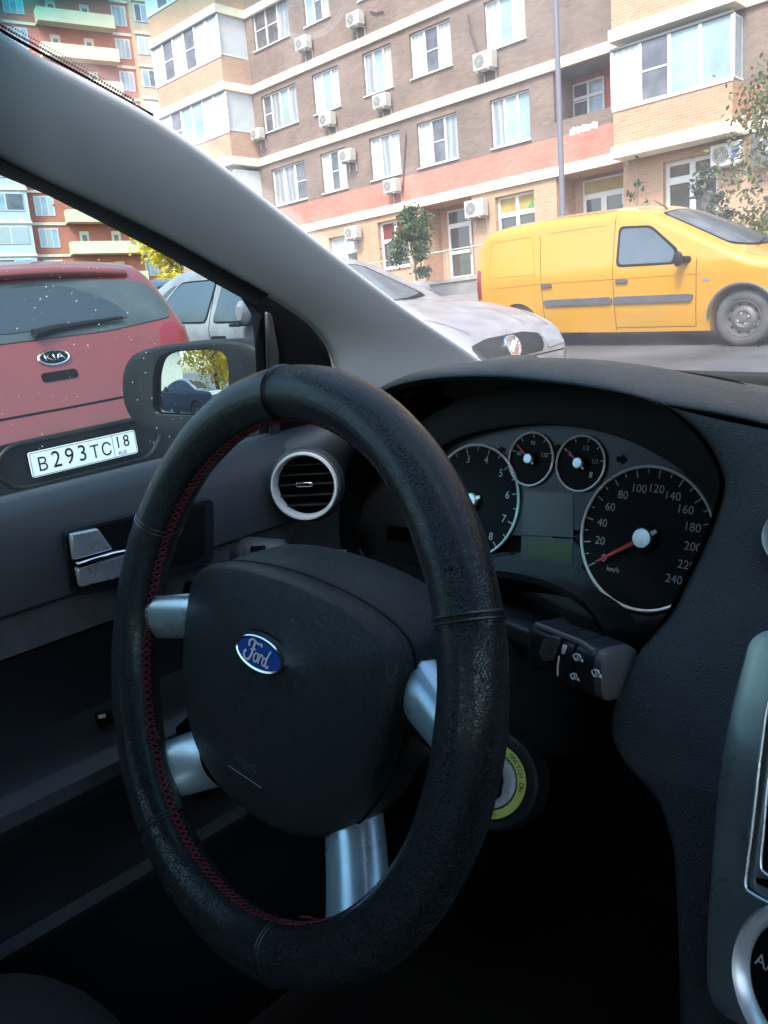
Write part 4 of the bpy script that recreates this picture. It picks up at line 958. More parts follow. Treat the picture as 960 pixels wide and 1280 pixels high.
# shop floor
ZG = .3
n1 = (fx(528, 300), fx(592, 300), fz(565, 352), ZC-.16); n2 = (fx(696, 250), fx(780, 240), fz(565, 352), ZC-.16)
g1 = rect([(471, 281), (508, 268), (513, 330), (477, 339)]); g2 = rect([(617, 247), (666, 237), (670, 280), (622, 292)]); g3 = rect([(827, 204), (895, 189), (900, 262), (831, 278)]); g0 = rect([(410, 300), (444, 289), (448, 330), (415, 340)])
g3 = (g3[0], g3[1], n1[2]+.1, g3[3]); g2 = (g2[0], g2[1], n1[2]+.7, g2[3]); 
gh = [n1, n2, g1, g2, g3, g0]
mb = MB(); wall(mb, LX1, XR, ZG, ZC-.15, YF-.004, gh, 'peach_brick', rev=.3); hpart(mb, 'shop_wall', smooth=False)
for n in (n1, n2):
    mb = MB(); a, b, c, d = n; y0, y1 = YF+.29, YF+1.1
    mb.add([(a, y0, c), (b, y0, c), (b, y1, c), (a, y1, c), (a, y0, d), (b, y0, d), (b, y1, d), (a, y1, d)], [(0, 1, 2, 3), (4, 7, 6, 5), (0, 3, 7, 4), (1, 5, 6, 2), (2, 6, 7, 3)], 'peach_brick'); hpart(mb, 'entrance_niche', smooth=False)
YN = YF+1.1
dr1 = rect([(560.5, 266), (590, 257), (594, 349), (566, 353)], YN); dr1 = (dr1[0], dr1[1], n1[2]+.02, dr1[3])
def shop_door(r, Y, name='shop_door', n=1, top=None, tr=None):
    mb = MB(); x0, x1, z0, z1 = r; tr = tr or z1-.55; f = .10
    for a, b, c, d in ((x0, x1, z1-.06, z1), (x0, x1, tr-.08, tr+.08), (x0, x0+f, z0, tr-.08), (x1-f, x1, z0, tr-.08), (x0, x0+.05, tr+.08, z1-.06), (x1-.05, x1, tr+.08, z1-.06), (x0+f, x1-f, z0, z0+.22), (x0+f, x1-f, z0+1.0, z0+1.12)): mb.box((a, Y-.09, c), (b, Y-.03, d), 'white_frame')
    for k in range(1, n): xm = x0+(x1-x0)*k/n; mb.box((xm-.1, Y-.088, z0+.22), (xm+.1, Y-.032, tr-.08), 'white_frame')
    o = hpart(mb, name, smooth=False)
    mb = MB(); mb.add([(x0, Y-.05, z0), (x1, Y-.05, z0), (x1, Y-.05, tr), (x0, Y-.05, tr)], [(0, 1, 2, 3)], 'shop_pane'); mb.add([(x0, Y-.051, tr), (x1, Y-.051, tr), (x1, Y-.051, z1), (x0, Y-.051, z1)], [(0, 1, 2, 3)], top or 'shop_pane')
    mb.v = [v-HO for v in mb.v]; mb.build('pane', o, smooth=False)
    mb = MB(); mb.tube([(x1-f*.5, Y-.13, z0+.9), (x1-f*.5, Y-.13, z0+1.3)], .018, 'chrome'); mb.v = [v-HO for v in mb.v]; mb.build('handle', o)
shop_door(dr1, YN)
dr2 = rect([(729, 228), (782, 215), (784, 262), (733, 272)], YN); dr2 = (dr2[0], dr2[1], n2[2]+.02, dr2[3]); shop_door(dr2, YN, n=2, top='yellow_banner', tr=fz(731, 248, YN))
window(g1, ['shop_pane', 'shop_pane'], tr=fz(474, 303), transom_m='red_print', depth=.2, fr=.09)
window(g2, ['shop_pane', 'shop_pane'], tr=fz(623, 270), transom_m='yellow_banner', depth=.2, fr=.09)
window(g3, ['shop_pane', 'shop_pane'], tr=fz(828, 228), transom_m='shop_pane', depth=.2, fr=.12)
window(g0, ['white_panel', 'shop_pane'], tr=fz(414, 318), transom_m='white_panel', depth=.2, fr=.09)
mb = MB(); x0 = g2[1]-.42; zt = fz(623, 270)
mb.poly([(x0, YF+.195, zt+.1), (g2[1]-.06, YF+.195, zt+.1), (g2[1]-.06, YF+.195, zt+.42), (x0+.2, YF+.195, zt+.3)], 'green_print'); hpart(mb, 'window_sticker', smooth=False)
# faded white writing that nobody can read any more, sprayed under the loggia
mb = MB(); rr = rect([(711, 161), (746, 151), (747, 161), (713, 170)]); rnd = random.Random(4)
for k in range(11):
    x = rr[0]+(rr[1]-rr[0])*k/11; z = rr[2]+rnd.uniform(0, .05); mb.poly([(x, YF-.006, z), (x+.10, YF-.006, z+rnd.uniform(-.03, .03)), (x+.11, YF-.006, rr[3]+rnd.uniform(-.06, .02)), (x+.01, YF-.006, rr[3]+rnd.uniform(-.05, .03))], 'white_panel')
hpart(mb, 'paint_smear', smooth=False)

# raised porch with a ramp wall and rail
mb = MB(); px0, px1 = fx(470, 340), fx(640, 330); zp = n1[2]
mb.box((px0, YF-1.5, 0), (px1, YF-.005, zp-.02), 'concrete'); mb.box((px0-.05, YF-1.56, zp-.12), (px1+.05, YF-.006, zp), 'kerb_stone'); porch = structure(mb, 'entrance_path', smooth=False)
mb = MB(); yr = YF-1.4; xs_ = np.linspace(px0+.1, px1-.1, 5)
mb.tube([(x, yr, zp+.92) for x in xs_], .024, 'ac_white')
for x in xs_: mb.tube([(x, yr, zp-.01), (x, yr, zp+.92)], .014, 'ac_white')
tag(mb.build('handrail'), 'white metal handrail along the raised shop entrance', 'handrail')

# air conditioners on the facade
AC = [((381, 55), YF, 1.0, 'white air conditioner under the second window from the left bay on the top visible floor'),
      ((446, 25), YF, 1.0, 'white air conditioner highest on the brown wall, under a window cropped by the picture'),
      ((324, 168), YF, .9, 'small white air conditioner beside the left bay, below the leftmost window of the middle floor'),
      ((411, 150), YF, 1.0, 'white air conditioner hung right under the second window of the middle floor'),
      ((479, 127), YF, 1.0, 'white air conditioner under the third window of the middle floor, pipe stub on its right'),
      ((608, 77), YF, 1.15, 'white air conditioner with a dark cable running up the brown wall above it'),
      ((436, 195), YF, .95, 'white air conditioner overlapping the right upper corner of a lower floor window'),
      ((492, 233), YF, 1.0, 'white air conditioner on the red band with a dark drain pipe above it'),
      ((443, 291), YF, 1.0, 'white air conditioner beside the white shop sign at the left end of the shop floor'),
      ((597, 261), YF, 1.2, 'large white air conditioner beside the shop door, round dark fan facing the street'),
      ((911, 194), YF, 1.25, 'white air conditioner with a blue mark above the shop window next to the tree')]
for (ax, ay), Y, s, lab in AC:
    x, y, z = wpt(ax, ay, Y-.2); s *= .80; w, h, dp = .82*s, .58*s, .30
    e = tag(empty('air_conditioner', Matrix.Translation((x, Y, z))), lab, 'air conditioner', 'air conditioners on the apartment house')
    mb = MB(); mb.box((-w/2, -.14-dp, -h/2), (w/2, -.12, h/2), 'ac_white'); mb.build('casing', e, bevel=.025)
    mb = MB(); c = Vector((-w*.16, -.14-dp-.002, 0)); R = h*.40
    mb.lathe([(R, 0), (R, -.012), (R*.93, -.012), (R*.9, .0), (0, .0)], 'ac_grille', c, (0, -1, 0), (1, 0, 0), 28)
    for k in range(1, 4): mb.lathe([(R*k/4+.008, .008), (R*k/4-.008, .008)], 'ac_white', c, (0, -1, 0), (1, 0, 0), 24)
    for k in range(8): t = 2*pi*k/8; mb.tube([c+Vector((0, -.01, 0)), c+Vector((R*math.cos(t), -.01, R*math.sin(t)))], .006, 'ac_white', 4)
    mb.build('fan_grille', e)
    for sx in (-.3, .3):
        mb = MB(); mb.box((w*sx-.02, -.14-dp, -h/2-.045), (w*sx+.02, -.0, -h/2-.003), 'ac_white'); mb.box((w*sx-.02, -.045, -h/2-.35), (w*sx+.02, -.0, -h/2-.046), 'ac_white'); mb.build('bracket', e, smooth=False)
    if ax == 911:
        mb = MB(); xx, yy = w*.33, -.1425-dp
        for q, (a, b) in enumerate(((.10, .16), (.0, .08), (-.13, -.05))): mb.box((xx-.11, yy-.002, a*s), (xx+.09, yy, b*s), 'blue_print')
        mb.build('mark', e, smooth=False)
def cable(pts, r, lab, nm='cable', ct='cable', m='cable_dark'):
    mb = MB(); mb.tube([Vector(wpt(x, y, YF-.05)) for x, y in pts], r, m, 6); return tag(mb.build(nm), lab, ct)
cable([(585, 18), (588, 38), (593, 52), (598, 68)], .035, 'dark cable hanging down the brown wall to an air conditioner')
cable([(507.5, 167), (506, 190), (504.5, 215), (503.5, 238)], .022, 'dark drain pipe on the wall right of a lower floor window', 'drain_pipe', 'pipe')
cable([(462, 14), (470, 16), (479, 14)], .025, 'short pipe stub sticking out beside the highest air conditioner', 'pipe_stub', 'pipe')

# shop sign at the right
sx0, _, sz1 = wpt(939, 168, YF-.35); sz0 = wpt(939, 210, YF-.35)[2]
e = tag(empty('shop_sign', Matrix.Translation((sx0, YF-.35, sz0))), 'dark grey shop sign with white letters, half hidden by the tree', 'shop sign')
mb = MB(); mb.box((0, -.03, 0), (2.6, .05, sz1-sz0), 'sign_grey'); mb.build('board', e, bevel=.01)
mb = MB(); put_text(mb, 'ст', .62, (.50, -.036, (sz1-sz0)*.66), (1, 0, 0), (0, 0, 1), 'white_frame'); mb.build('lettering', e, smooth=False)
mb = MB(); rnd = random.Random(2); put_text(mb, 'ОК', .60, (.10, -.05, (sz1-sz0)+.26), (1, 0, 0), (0, 0, 1), 'white_frame'); mb.build('letter', e, smooth=False, solid=.06)

# street lamp
lp = wpt(702, 262, 14.0); lx = (wpt(696, 2, 14.0)[0]+lp[0])/2
e = tag(empty('street_lamp', Matrix.Translation((lx, 14.0, gz(lx, 14)))), 'tall slim grey street lamp pole rising behind the yellow van', 'street lamp')
mb = MB(); mb.tube([(0, 0, -.2), (0, 0, 3), (0, 0, 9.6)], [.058, .052, .045], 'pole_grey', 14); mb.build('pole', e)
mb = MB(); mb.tube([(0, 0, 9.55), (0, -.5, 9.9), (0, -1.3, 10.0)], .035, 'pole_grey', 8); mb.build('arm', e)
mb = MB(); mb.box((-.14, -1.9, 9.93), (.14, -1.25, 10.05), 'pole_grey'); mb.build('lamp_head', e, bevel=.03)

# ------------------------------------------------------------------ parked cars
def interp(keys, xs, smooth=.06):
    K_ = np.array([k for k in keys], float); out = []
    for c in range(1, K_.shape[1]):
        y = np.interp(xs, K_[:, 0], K_[:, c])
        if smooth:
            acc = np.zeros_like(y); n = 0
            for o in np.linspace(-smooth, smooth, 7): acc += np.interp(np.clip(xs+o, xs[0], xs[-1]), K_[:, 0], K_[:, c]); n += 1
            wgt = np.clip(np.minimum(xs-xs[0], xs[-1]-xs)/smooth, 0, 1); y = y*(1-wgt)+acc/n*wgt
        out.append(y)
    return out
def loft_body(keys, arches, belt, slope, crown=.045, paint='white_paint', step=.035):
    x0, x1 = keys[0][0], keys[-1][0]
    xs = sorted({*np.round(np.arange(x0, x1, step), 4), x1, *[k[0] for k in keys], *[round(a[0]+a[2]*math.cos(t), 4) for a in arches for t in np.linspace(0, pi, 17)]})
    xs = np.array([x for x in xs if x0 <= x <= x1]); zb, zt, w, rc = interp(keys, xs)
    rows = []
    for i, x in enumerate(xs):
        b = zb[i]
        for ax, az, ar in arches:
            if abs(x-ax) < ar: b = max(b, az+math.sqrt(ar*ar-(x-ax)**2))
        t, r, ww = zt[i], rc[i], w[i]; zs = b+(max(t-r, b+.01)-b)*np.linspace(0, 1, 13)
        yy = lambda z: (ww-.10*max(0, min(.82, belt-.06)-z)-.10*max(0, .45-z))-slope*max(0, z-belt)
        half = [(0.0, b+.0), (yy(b)*.6, b), (yy(b)-.03, b)]+[(yy(z), z) for z in zs]
        y0 = yy(zs[-1]); zc = zs[-1]
        half += [(y0-r+r*math.cos(q), zc+r*math.sin(q)) for q in (pi/8, pi/4, 3*pi/8, pi/2)]
        yb = y0-r; half += [(yb*k, zc+r+crown*(1-k*k)) for k in (.8, .6, .4, .2, 0)]
        ring = [Vector((x, y, z)) for y, z in half]+[Vector((x, -y, z)) for y, z in half[-2:0:-1]]
        rows.append(ring)
    mb = MB(); mb.grid(rows, paint, close=True); mb.poly(rows[0], paint); mb.poly(rows[-1], paint, flip=True)
    n = len(rows[0]); polys = []; V = [p for r in rows for p in r]
    for i in range(len(rows)-1):
        for j in range(n): polys.append((i*n+j, i*n+(j+1) % n, (i+1)*n+(j+1) % n, (i+1)*n+j))
    polys += [tuple(range(n)), tuple(range((len(rows)-1)*n, len(rows)*n))]
    return mb, BVHTree.FromPolygons(V, polys)
def hit(bv, o, d):
    h = bv.ray_cast(Vector(o), Vector(d)); 
    if h[0] is None: h = bv.find_nearest(Vector(o)+Vector(d)*1.0)
    n = h[1]; n = n if n.dot(Vector(d)) < 0 else -n
    return h[0], n
def src(p, dr):                              # (a, b) on the chosen view of the car -> ray
    a, b = p
    return {'R': ((a, -3, b), (0, 1, 0)), 'L': ((a, 3, b), (0, -1, 0)), 'T': ((a, b, 4), (0, 0, -1)), 'B': ((-8, a, b), (1, 0, 0)), 'F': ((8, a, b), (-1, 0, 0))}[dr]
def decal(bv, pts, dr, m, lift=.004, rnd=.05, mb=None, edge=0.0):
    mb = mb or MB(); P = round_poly(pts, rnd, 4); P = [(v.x, v.y) for v in resample([(x, y, 0) for x, y in P]+[(P[0][0], P[0][1], 0)], 49)[:-1]]
    c = (sum(p[0] for p in P)/len(P), sum(p[1] for p in P)/len(P)); rows = []
    for s in (.02, .2, .4, .6, .8, .93, 1.0):
        row = []
        for p in P:
            h, n = hit(bv, *src((c[0]+(p[0]-c[0])*s, c[1]+(p[1]-c[1])*s), dr)); row.append(h+n*lift)
        rows.append(row)
    last = []
    for p in P: h, n = hit(bv, *src(p, dr)); last.append(h-n*.003)
    rows.append(last); mb.grid(rows, m, close=True); mb.poly(rows[0], m); return mb
def seam(bv, pts, dr, wd=.006, m='print_dark', lift=.0015, n=40, mb=None):
    mb = mb or MB(); P = resample([(x, y, 0) for x, y in pts], n); A, Bq = [], []
    for i, p in enumerate(P):
        t = (P[min(i+1, n-1)]-P[max(0, i-1)]).normalized(); q = Vector((-t.y, t.x, 0))*wd*.5
        for L_, s in ((A, 1), (Bq, -1)): h, nn = hit(bv, *src((p.x+q.x*s, p.y+q.y*s), dr)); L_.append(h+nn*lift)
    mb.grid([A, Bq], m); return mb
def car_wheel(root, x, y, z, r, wd, side, rim='steel_rim', holes=True):
    mb = MB(); ax = (0, side, 0); o = Vector((x, y, z)); R = r*.66
    mb.lathe([(R, -wd), (r*.93, -wd), (r, -wd*.8), (r, -wd*.2), (r*.97, -.01), (r*.90, .004), (r*.80, .006), (r*.70, .0), (R, -.012)], 'rubber_tyre', o, ax, (1, 0, 0), 48)
    w = mb.build('wheel', root)
    mb = MB(); mb.lathe([(R, -.012), (R*.97, -.004), (R*.93, -.015), (R*.86, -.055), (R*.74, -.06), (R*.66, -.035), (R*.45, -.02), (R*.38, -.03), (R*.22, -.03), (R*.20, -.012), (R*.12, -.008), (0, -.008)], rim, o, ax, (1, 0, 0), 40)
    if holes:
        for k in range(10): t = 2*pi*k/10; c = o+Vector((math.cos(t)*R*.80, -.052*side, math.sin(t)*R*.80)); mb.lathe([(.022, .0), (0, .001)], 'print_dark', c, ax, (1, 0, 0), 10)
        for k in range(4): t = 2*pi*k/4+.4; c = o+Vector((math.cos(t)*R*.30, -.028*side, math.sin(t)*R*.30)); mb.lathe([(.014, .0), (.012, .012), (0, .013)], 'satin_silver', c, ax, (1, 0, 0), 6)
    mb.build('rim', w); return w
def mirror_xy(pts): return [(x, -y) for x, y in pts]

# yellow van
van = tag(empty('panel_van', ground_matrix(-3.72, 10.37, 0)), 'yellow panel van with grey side moulding parked across in front of the building', 'van')
VK = [(-3.71, .42, .60, .70, .05), (-3.70, .34, .95, .76, .06), (-3.66, .30, 1.25, .81, .08), (-3.58, .28, 1.43, .845, .10), (-3.45, .26, 1.53, .86, .11), (-3.2, .22, 1.56, .87, .12), (-2.5, .19, 1.60, .87, .12), (-1.6, .18, 1.60, .87, .12), (-1.22, .18, 1.56, .87, .11), (-.98, .18, 1.475, .87, .10), (-.5, .18, 1.245, .87, .10), (-.08, .18, 1.035, .87, .10), (.08, .18, .985, .865, .11), (.4, .20, .92, .85, .12), (.62, .22, .82, .80, .13), (.72, .26, .70, .74, .12), (.77, .30, .58, .66, .08), (.78, .36, .48, .60, .04)]
mb, bv = loft_body(VK, [(0, .31, .365), (-2.97, .27, .315)], .95, .16, .06, 'yellow_paint')
vb = mb.build('body', van, split=50)
for s, dr in ((-1, 'R'), (1, 'L')):
    g = decal(bv, [(-1.50, .955), (-.74, .945), (-.72, 1.10), (-1.08, 1.40), (-1.49, 1.425)], dr, 'print_dark', .003, .06); fr_ = g.build('side_window', van)
    decal(bv, [(-1.465, .985), (-.78, .97), (-.76, 1.09), (-1.09, 1.372), (-1.46, 1.395)], dr, 'car_glass_light', .006, .05).build('pane', fr_)
    decal(bv, [(-2.54, .535), (-1.565, .530), (-1.565, .615), (-2.54, .615)], dr, 'car_grey_plastic', .022, .02).build('side_moulding', van)
    decal(bv, [(-1.545, .530), (-.56, .525), (-.54, .608), (-1.545, .615)], dr, 'car_grey_plastic', .022, .02).build('side_moulding', van)
    for hx in (-1.42, -2.48): 
        decal(bv, [(hx-.09, .775), (hx+.08, .775), (hx+.07, .815), (hx-.07, .82)], dr, 'car_grey_plastic', .024, .02).build('door_handle', van)
    mb = MB()
    for pl in ([(-1.54, 1.56), (-1.54, .20)], [(-.50, 1.0), (-.51, .62), (-.53, .24)], [(-1.54, .235), (-.53, .235)], [(-2.60, 1.42), (-2.56, .9), (-2.56, .24)]): seam(bv, pl, dr, .007, mb=mb)
    mb.build('panel_gap', van)
    mb = MB()
    for pl in ([(-3.42, .95), (-3.36, 1.40), (-2.72, 1.42), (-2.66, .95), (-3.42, .95)], [(-2.46, 1.44), (-1.66, 1.46)]): seam(bv, pl, dr, .012, 'yellow_paint', .006, mb=mb)
    mb.build('pressed_rib', van)
    mb = MB(); seam(bv, [(-3.40, .80), (-2.55, .83), (-.45, .83)], dr, .010, 'yellow_paint', .006, mb=mb); mb.build('pressed_rib', van)
    mb = MB()                                # wheel arch lip
    mb.tube([hit(bv, *src((.385*math.cos(t), .31+.385*math.sin(t)), dr))[0]+Vector((0, s*.004, 0)) for t in np.linspace(.02, pi-.02, 24)], .016, 'car_grey_plastic', 6); mb.build('arch_trim', van)
    decal(bv, [(-3.665, .66), (-3.56, .66), (-3.54, 1.04), (-3.62, 1.06)], dr, 'lamp_red', .006, .03).build('tail_lamp', van)
    decal(bv, [(-3.70, .32), (-3.36, .30), (-3.36, .50), (-3.69, .60)], dr, 'car_grey_plastic', .012, .04).build('rear_bumper', van)
    decal(bv, [(.40, .24), (.76, .30), (.77, .56), (.50, .62), (.42, .46)], dr, 'car_grey_plastic', .010, .04).build('front_bumper', van)
    decal(bv, [(-.43, .74), (-.36, .74), (-.36, .775), (-.43, .775)], dr, 'lamp_clear', .006, .012).build('indicator', van)
    mb = MB(); mb.lathe([(.365, 0), (.355, -s*.03)], 'print_dark', (0, s*.80, .31), (0, s, 0), (1, 0, 0), 30); mb.lathe([(.36, -.05), (0, -.05)], 'print_dark', (0, s*.74, .31), (0, s, 0), (1, 0, 0), 30); mb.build('wheel_housing', van)
    mp_ = [Vector((-.62, s*.885, .955)), Vector((-.62, s*1.06, .97))]
    mb = MB(); mb.tube([Vector((-.60, s*.85, .985)), Vector((-.64, s*.93, .99))], .04, 'car_black', 8)
    rows = [[Vector((-.66+.02*q+.05*c*math.cos(t), s*(.93+.0+.10*(1+math.cos(pi*k/5-pi))*.55), 1.0+.085*c*math.sin(t))) for t in np.linspace(0, 2*pi, 14, endpoint=False)] for k, c, q in ((0, .15, 0), (1, .7, 0), (2, .95, 0), (3, 1.0, 0), (4, .92, 0), (5, .5, 0))]
    mb.grid(rows, 'car_black', close=True); mb.poly(rows[0], 'car_black'); mb.poly(rows[-1], 'car_black'); mb.build('wing_mirror', van)
ws = decal(bv, [(-1.06, -.58), (-1.06, .58), (-.20, .66), (-.05, .35), (-.02, 0), (-.05, -.35), (-.20, -.66)], 'T', 'print_dark', .003, .06).build('windscreen', van)
decal(bv, [(-1.03, -.55), (-1.03, .55), (-.24, .62), (-.10, .35), (-.07, 0), (-.10, -.35), (-.24, -.62)], 'T', 'car_glass_light', .006, .05).build('pane', ws)
for sx in (-.35, .25):
    mb = MB(); mb.tube([hit(bv, *src((-.04-.0*abs(sx), sx), 'T'))[0]+Vector((.01, 0, .02)), hit(bv, *src((-.13, sx+.5*(1 if sx < 0 else .8)), 'T'))[0]+Vector((0, 0, .02))], .011, 'car_black', 6); mb.build('wiper', van)
mb = MB(); h0 = hit(bv, *src((-1.12, -.3), 'T'))[0]; mb.tube([h0, h0+Vector((-.03, 0, .03)), h0+Vector((-.16, 0, .11))], [.014, .011, .004], 'car_black', 6); mb.build('aerial', van)
decal(bv, [(-.78, .35), (.78, .35), (.70, .95), (-.70, .95)], 'B', 'yellow_paint', .004, .05).build('rear_door', van)
for y in (-.58, .58): decal(bv, [(y-.13, .60), (y+.13, .60), (y+.12, .80), (y-.12, .80)], 'F', 'lamp_clear', .008, .04).build('headlight', van)
decal(bv, [(-.40, .50), (.40, .50), (.42, .66), (-.42, .66)], 'F', 'car_black', .008, .04).build('grille', van)
mb = MB(); seam(bv, [(-.0, -.74), (.35, -.72), (.62, -.66)], 'T', .006, mb=mb); mb.build('panel_gap', van)
for wx in (0, -2.97):
    for s in (-1, 1): car_wheel(van, wx, s*.805, .305, .308, .19, s)

# white sedan: front right part seen past the pillar
sed = tag(empty('sedan', ground_matrix(-3.2, 4.50, 0)), 'dusty white sedan with a black grille parked between the red hatchback and the van', 'car')
SK = [(-4.22, .40, .60, .65, .05), (-4.20, .32, .86, .72, .06), (-4.12, .28, .95, .78, .07), (-3.60, .22, .985, .82, .08), (-3.38, .20, .995, .83, .08), (-3.05, .20, 1.16, .84, .09), (-2.72, .20, 1.30, .84, .09), (-2.3, .20, 1.345, .84, .09), (-2.05, .20, 1.30, .84, .09), (-1.84, .20, 1.235, .84, .09), (-1.18, .20, .925, .83, .09), (-.7, .20, .885, .82, .10), (-.32, .20, .805, .79, .11), (-.10, .22, .72, .74, .10), (-.02, .26, .62, .68, .07), (0, .35, .52, .62, .03)]
mb, bv = loft_body(SK, [(-.80, .29, .34), (-3.29, .29, .34)], .90, .40, .045, 'white_paint'); sbody = mb.build('body', sed, split=50)
for s, dr in ((-1, 'R'), (1, 'L')):
    for poly in ([(-2.98, .935), (-2.16, .925), (-2.10, 1.235), (-2.58, 1.235)], [(-2.08, .925), (-1.36, .915), (-1.84, 1.20), (-2.02, 1.225)]):
        g = decal(bv, poly, dr, 'print_dark', .003, .04).build('side_window', sed); c = (sum(p[0] for p in poly)/4, sum(p[1] for p in poly)/4)
        decal(bv, [(c[0]+(x-c[0])*.95, c[1]+(z-c[1])*.92) for x, z in poly], dr, 'car_glass_light', .006, .03).build('pane', g)
    decal(bv, [(-3.20, .945), (-3.03, .94), (-2.64, 1.22), (-2.72, 1.20)], dr, 'car_glass_light', .004, .02).build('quarter_window', sed)
    mb = MB()
    for pl in ([(-2.12, 1.25), (-2.12, .3)], [(-1.14, .90), (-1.10, .3)], [(-3.0, .93), (-2.95, .6), (-2.8, .32)]): seam(bv, pl, dr, .007, mb=mb)
    mb.build('panel_gap', sed)
    mb = MB(); yy = s*.90; rows = [[Vector((-1.66+.03*k+.06*c*math.cos(t), s*(.80+.045*k), .995+.08*c*math.sin(t))) for t in np.linspace(0, 2*pi, 14, endpoint=False)] for k, c in ((0, .45), (1, .95), (2, 1.05), (3, 1.0), (4, .6))]
    mb.grid(rows, 'white_paint', close=True); mb.poly(rows[0], 'white_paint'); mb.poly(rows[-1], 'white_paint'); wm = mb.build('wing_mirror', sed)
    mb = MB(); mb.box((-1.69, min(s*.78, s*.97), .905), (-1.58, max(s*.78, s*.97), .93), 'car_black'); mb.build('mirror_base', wm, bevel=.01)
    for hx in (-2.0, -2.95): decal(bv, [(hx-.09, .80), (hx+.08, .80), (hx+.08, .835), (hx-.09, .835)], dr, 'car_black', .014, .01).build('door_handle', sed)
ws = decal(bv, [(-1.82, -.50), (-1.82, .50), (-1.24, .62), (-1.12, .3), (-1.10, 0), (-1.12, -.3), (-1.24, -.62)], 'T', 'print_dark', .003, .05).build('windscreen', sed)
decal(bv, [(-1.79, -.47), (-1.79, .47), (-1.27, .58), (-1.17, .3), (-1.15, 0), (-1.17, -.3), (-1.27, -.58)], 'T', 'car_glass_light', .006, .05).build('pane', ws)
decal(bv, [(-3.34, -.58), (-3.34, .58), (-2.78, .48), (-2.78, -.48)], 'T', 'car_glass', .005, .05).build('rear_window', sed)
mb = MB(); seam(bv, [(-1.0, -.66), (-.4, -.64), (-.09, -.56)], 'T', .008, mb=mb); seam(bv, [(-1.0, .66), (-.4, .64), (-.09, .56)], 'T', .008, mb=mb); seam(bv, [(-.55, -.40), (-.12, -.30)], 'T', .012, 'white_paint', .006, mb=mb); seam(bv, [(-.55, .40), (-.12, .30)], 'T', .012, 'white_paint', .006, mb=mb); mb.build('bonnet_seam', sed)
gr = decal(bv, [(-.34, .575), (.34, .575), (.38, .685), (.20, .715), (-.20, .715), (-.38, .685)], 'F', 'car_black', .006, .03).build('grille', sed)
mb = MB(); hb, hn = hit(bv, *src((0, .645), 'F')); mb.lathe([(.075, -.01), (.073, .016), (.062, .018), (.060, .012), (0, .012)], 'chrome', hb+hn*.004, (1, 0, .3), (0, 1, 0), 28)
for t in (-.25, .35): mb.tube([hb+Vector((.022, -.04+t*.05, -.03)), hb+Vector((.024, .0+t*.05, .035))], .008, 'satin_silver', 5)
mb.build('badge', sed)
for y in (-.54, .54): sg = 1 if y > 0 else -1; decal(bv, [(y-.14, .585), (y+.12, .60), (y+.10, .72), (y-.13, .715)], 'F', 'lamp_clear', .005, .03).build('headlight', sed)
mb = MB(); seam(bv, [(-.60, .555), (0, .56), (.60, .555)], 'F', .008, mb=mb); mb.build('bumper_gap', sed)
decal(bv, [(-.26, .40), (.26, .40), (.26, .51), (-.26, .51)], 'F', 'plate_white', .012, .01).build('licence_plate', sed)
for wx in (-.80, -3.29):
    for s in (-1, 1): car_wheel(sed, wx, s*.765, .285, .288, .18, s)
def copy_tree(o, parent=None):
    c = o.copy(); COL.objects.link(c); c.parent = parent
    for ch in list(o.children): copy_tree(ch, c)
    return c
def repaint(o, frm, to):
    for ob in [o]+list(o.children_recursive):
        for sl in ob.material_slots:
            if sl.material == MATS[frm]: sl.link = 'OBJECT'; sl.material = MATS[to]
r_ = _ray(185, 377, CAM); p = r_*(15.0); c2 = copy_tree(sed); c2.matrix_world = ground_matrix(float(p[0])+2.2, float(p[1])+.8, 12); repaint(c2, 'white_paint', 'blue_paint')
tag(c2, 'dark blue car far behind, only its roof showing left of the white sedan')
c3 = copy_tree(sed); c3.matrix_world = ground_matrix(-8.4, -12.0, 195); repaint(c3, 'white_paint', 'blue_paint')
tag(c3, 'dark blue car standing behind the viewer, seen only in the door mirror')

# red hatchback, its tail towards us
kia = tag(empty('hatchback', ground_matrix(-3.73, 1.76, 180)), 'red hatchback seen from behind with rain spotted rear window and licence plate', 'car')
HK = [(-.045, .34, .46, .56, .05), (-.04, .28, .60, .62, .05), (-.025, .25, .665, .67, .05), (.0, .24, .72, .70, .05), (.035, .24, .90, .725, .07), (.075, .24, 1.00, .74, .08), (.20, .23, 1.14, .785, .09), (.31, .22, 1.25, .82, .09), (.385, .22, 1.31, .83, .08), (.40, .22, 1.33, .83, .08), (.6, .20, 1.36, .88, .09), (1.2, .20, 1.40, .88, .09), (2.0, .20, 1.39, .89, .09), (2.4, .20, 1.35, .89, .09), (3.1, .20, .98, .88, .09), (3.85, .20, .82, .85, .1), (4.1, .24, .66, .78, .08), (4.16, .34, .5, .70, .04)]
mb, bv = loft_body(HK, [(.75, .31, .35), (3.35, .31, .35)], .98, .34, .035, 'red_paint'); mb.build('body', kia, split=50)
rw = decal(bv, [(-.715, 1.06), (-.32, 1.03), (.32, 1.03), (.715, 1.06), (.68, 1.245), (.28, 1.285), (-.28, 1.285), (-.68, 1.245)], 'B', 'dusty_glass', .005, .05).build('rear_window', kia)
decal(bv, [(-.46, 1.075), (.22, 1.065), (.36, 1.14), (.26, 1.245), (-.10, 1.275), (-.26, 1.24), (-.42, 1.15)], 'B', 'car_glass', .008, .06).build('wiped_glass', rw)
mb = MB(); hh = [hit(bv, *src(q, 'B')) for q in ((.06, 1.045), (-.06, 1.06), (-.40, 1.072))]; mb.tube([h[0]+h[1]*.022 for h in hh], [.022, .016, .008], 'car_black', 8); mb.build('wiper', kia)
mb = MB(); rows = []                         # roof spoiler over the window
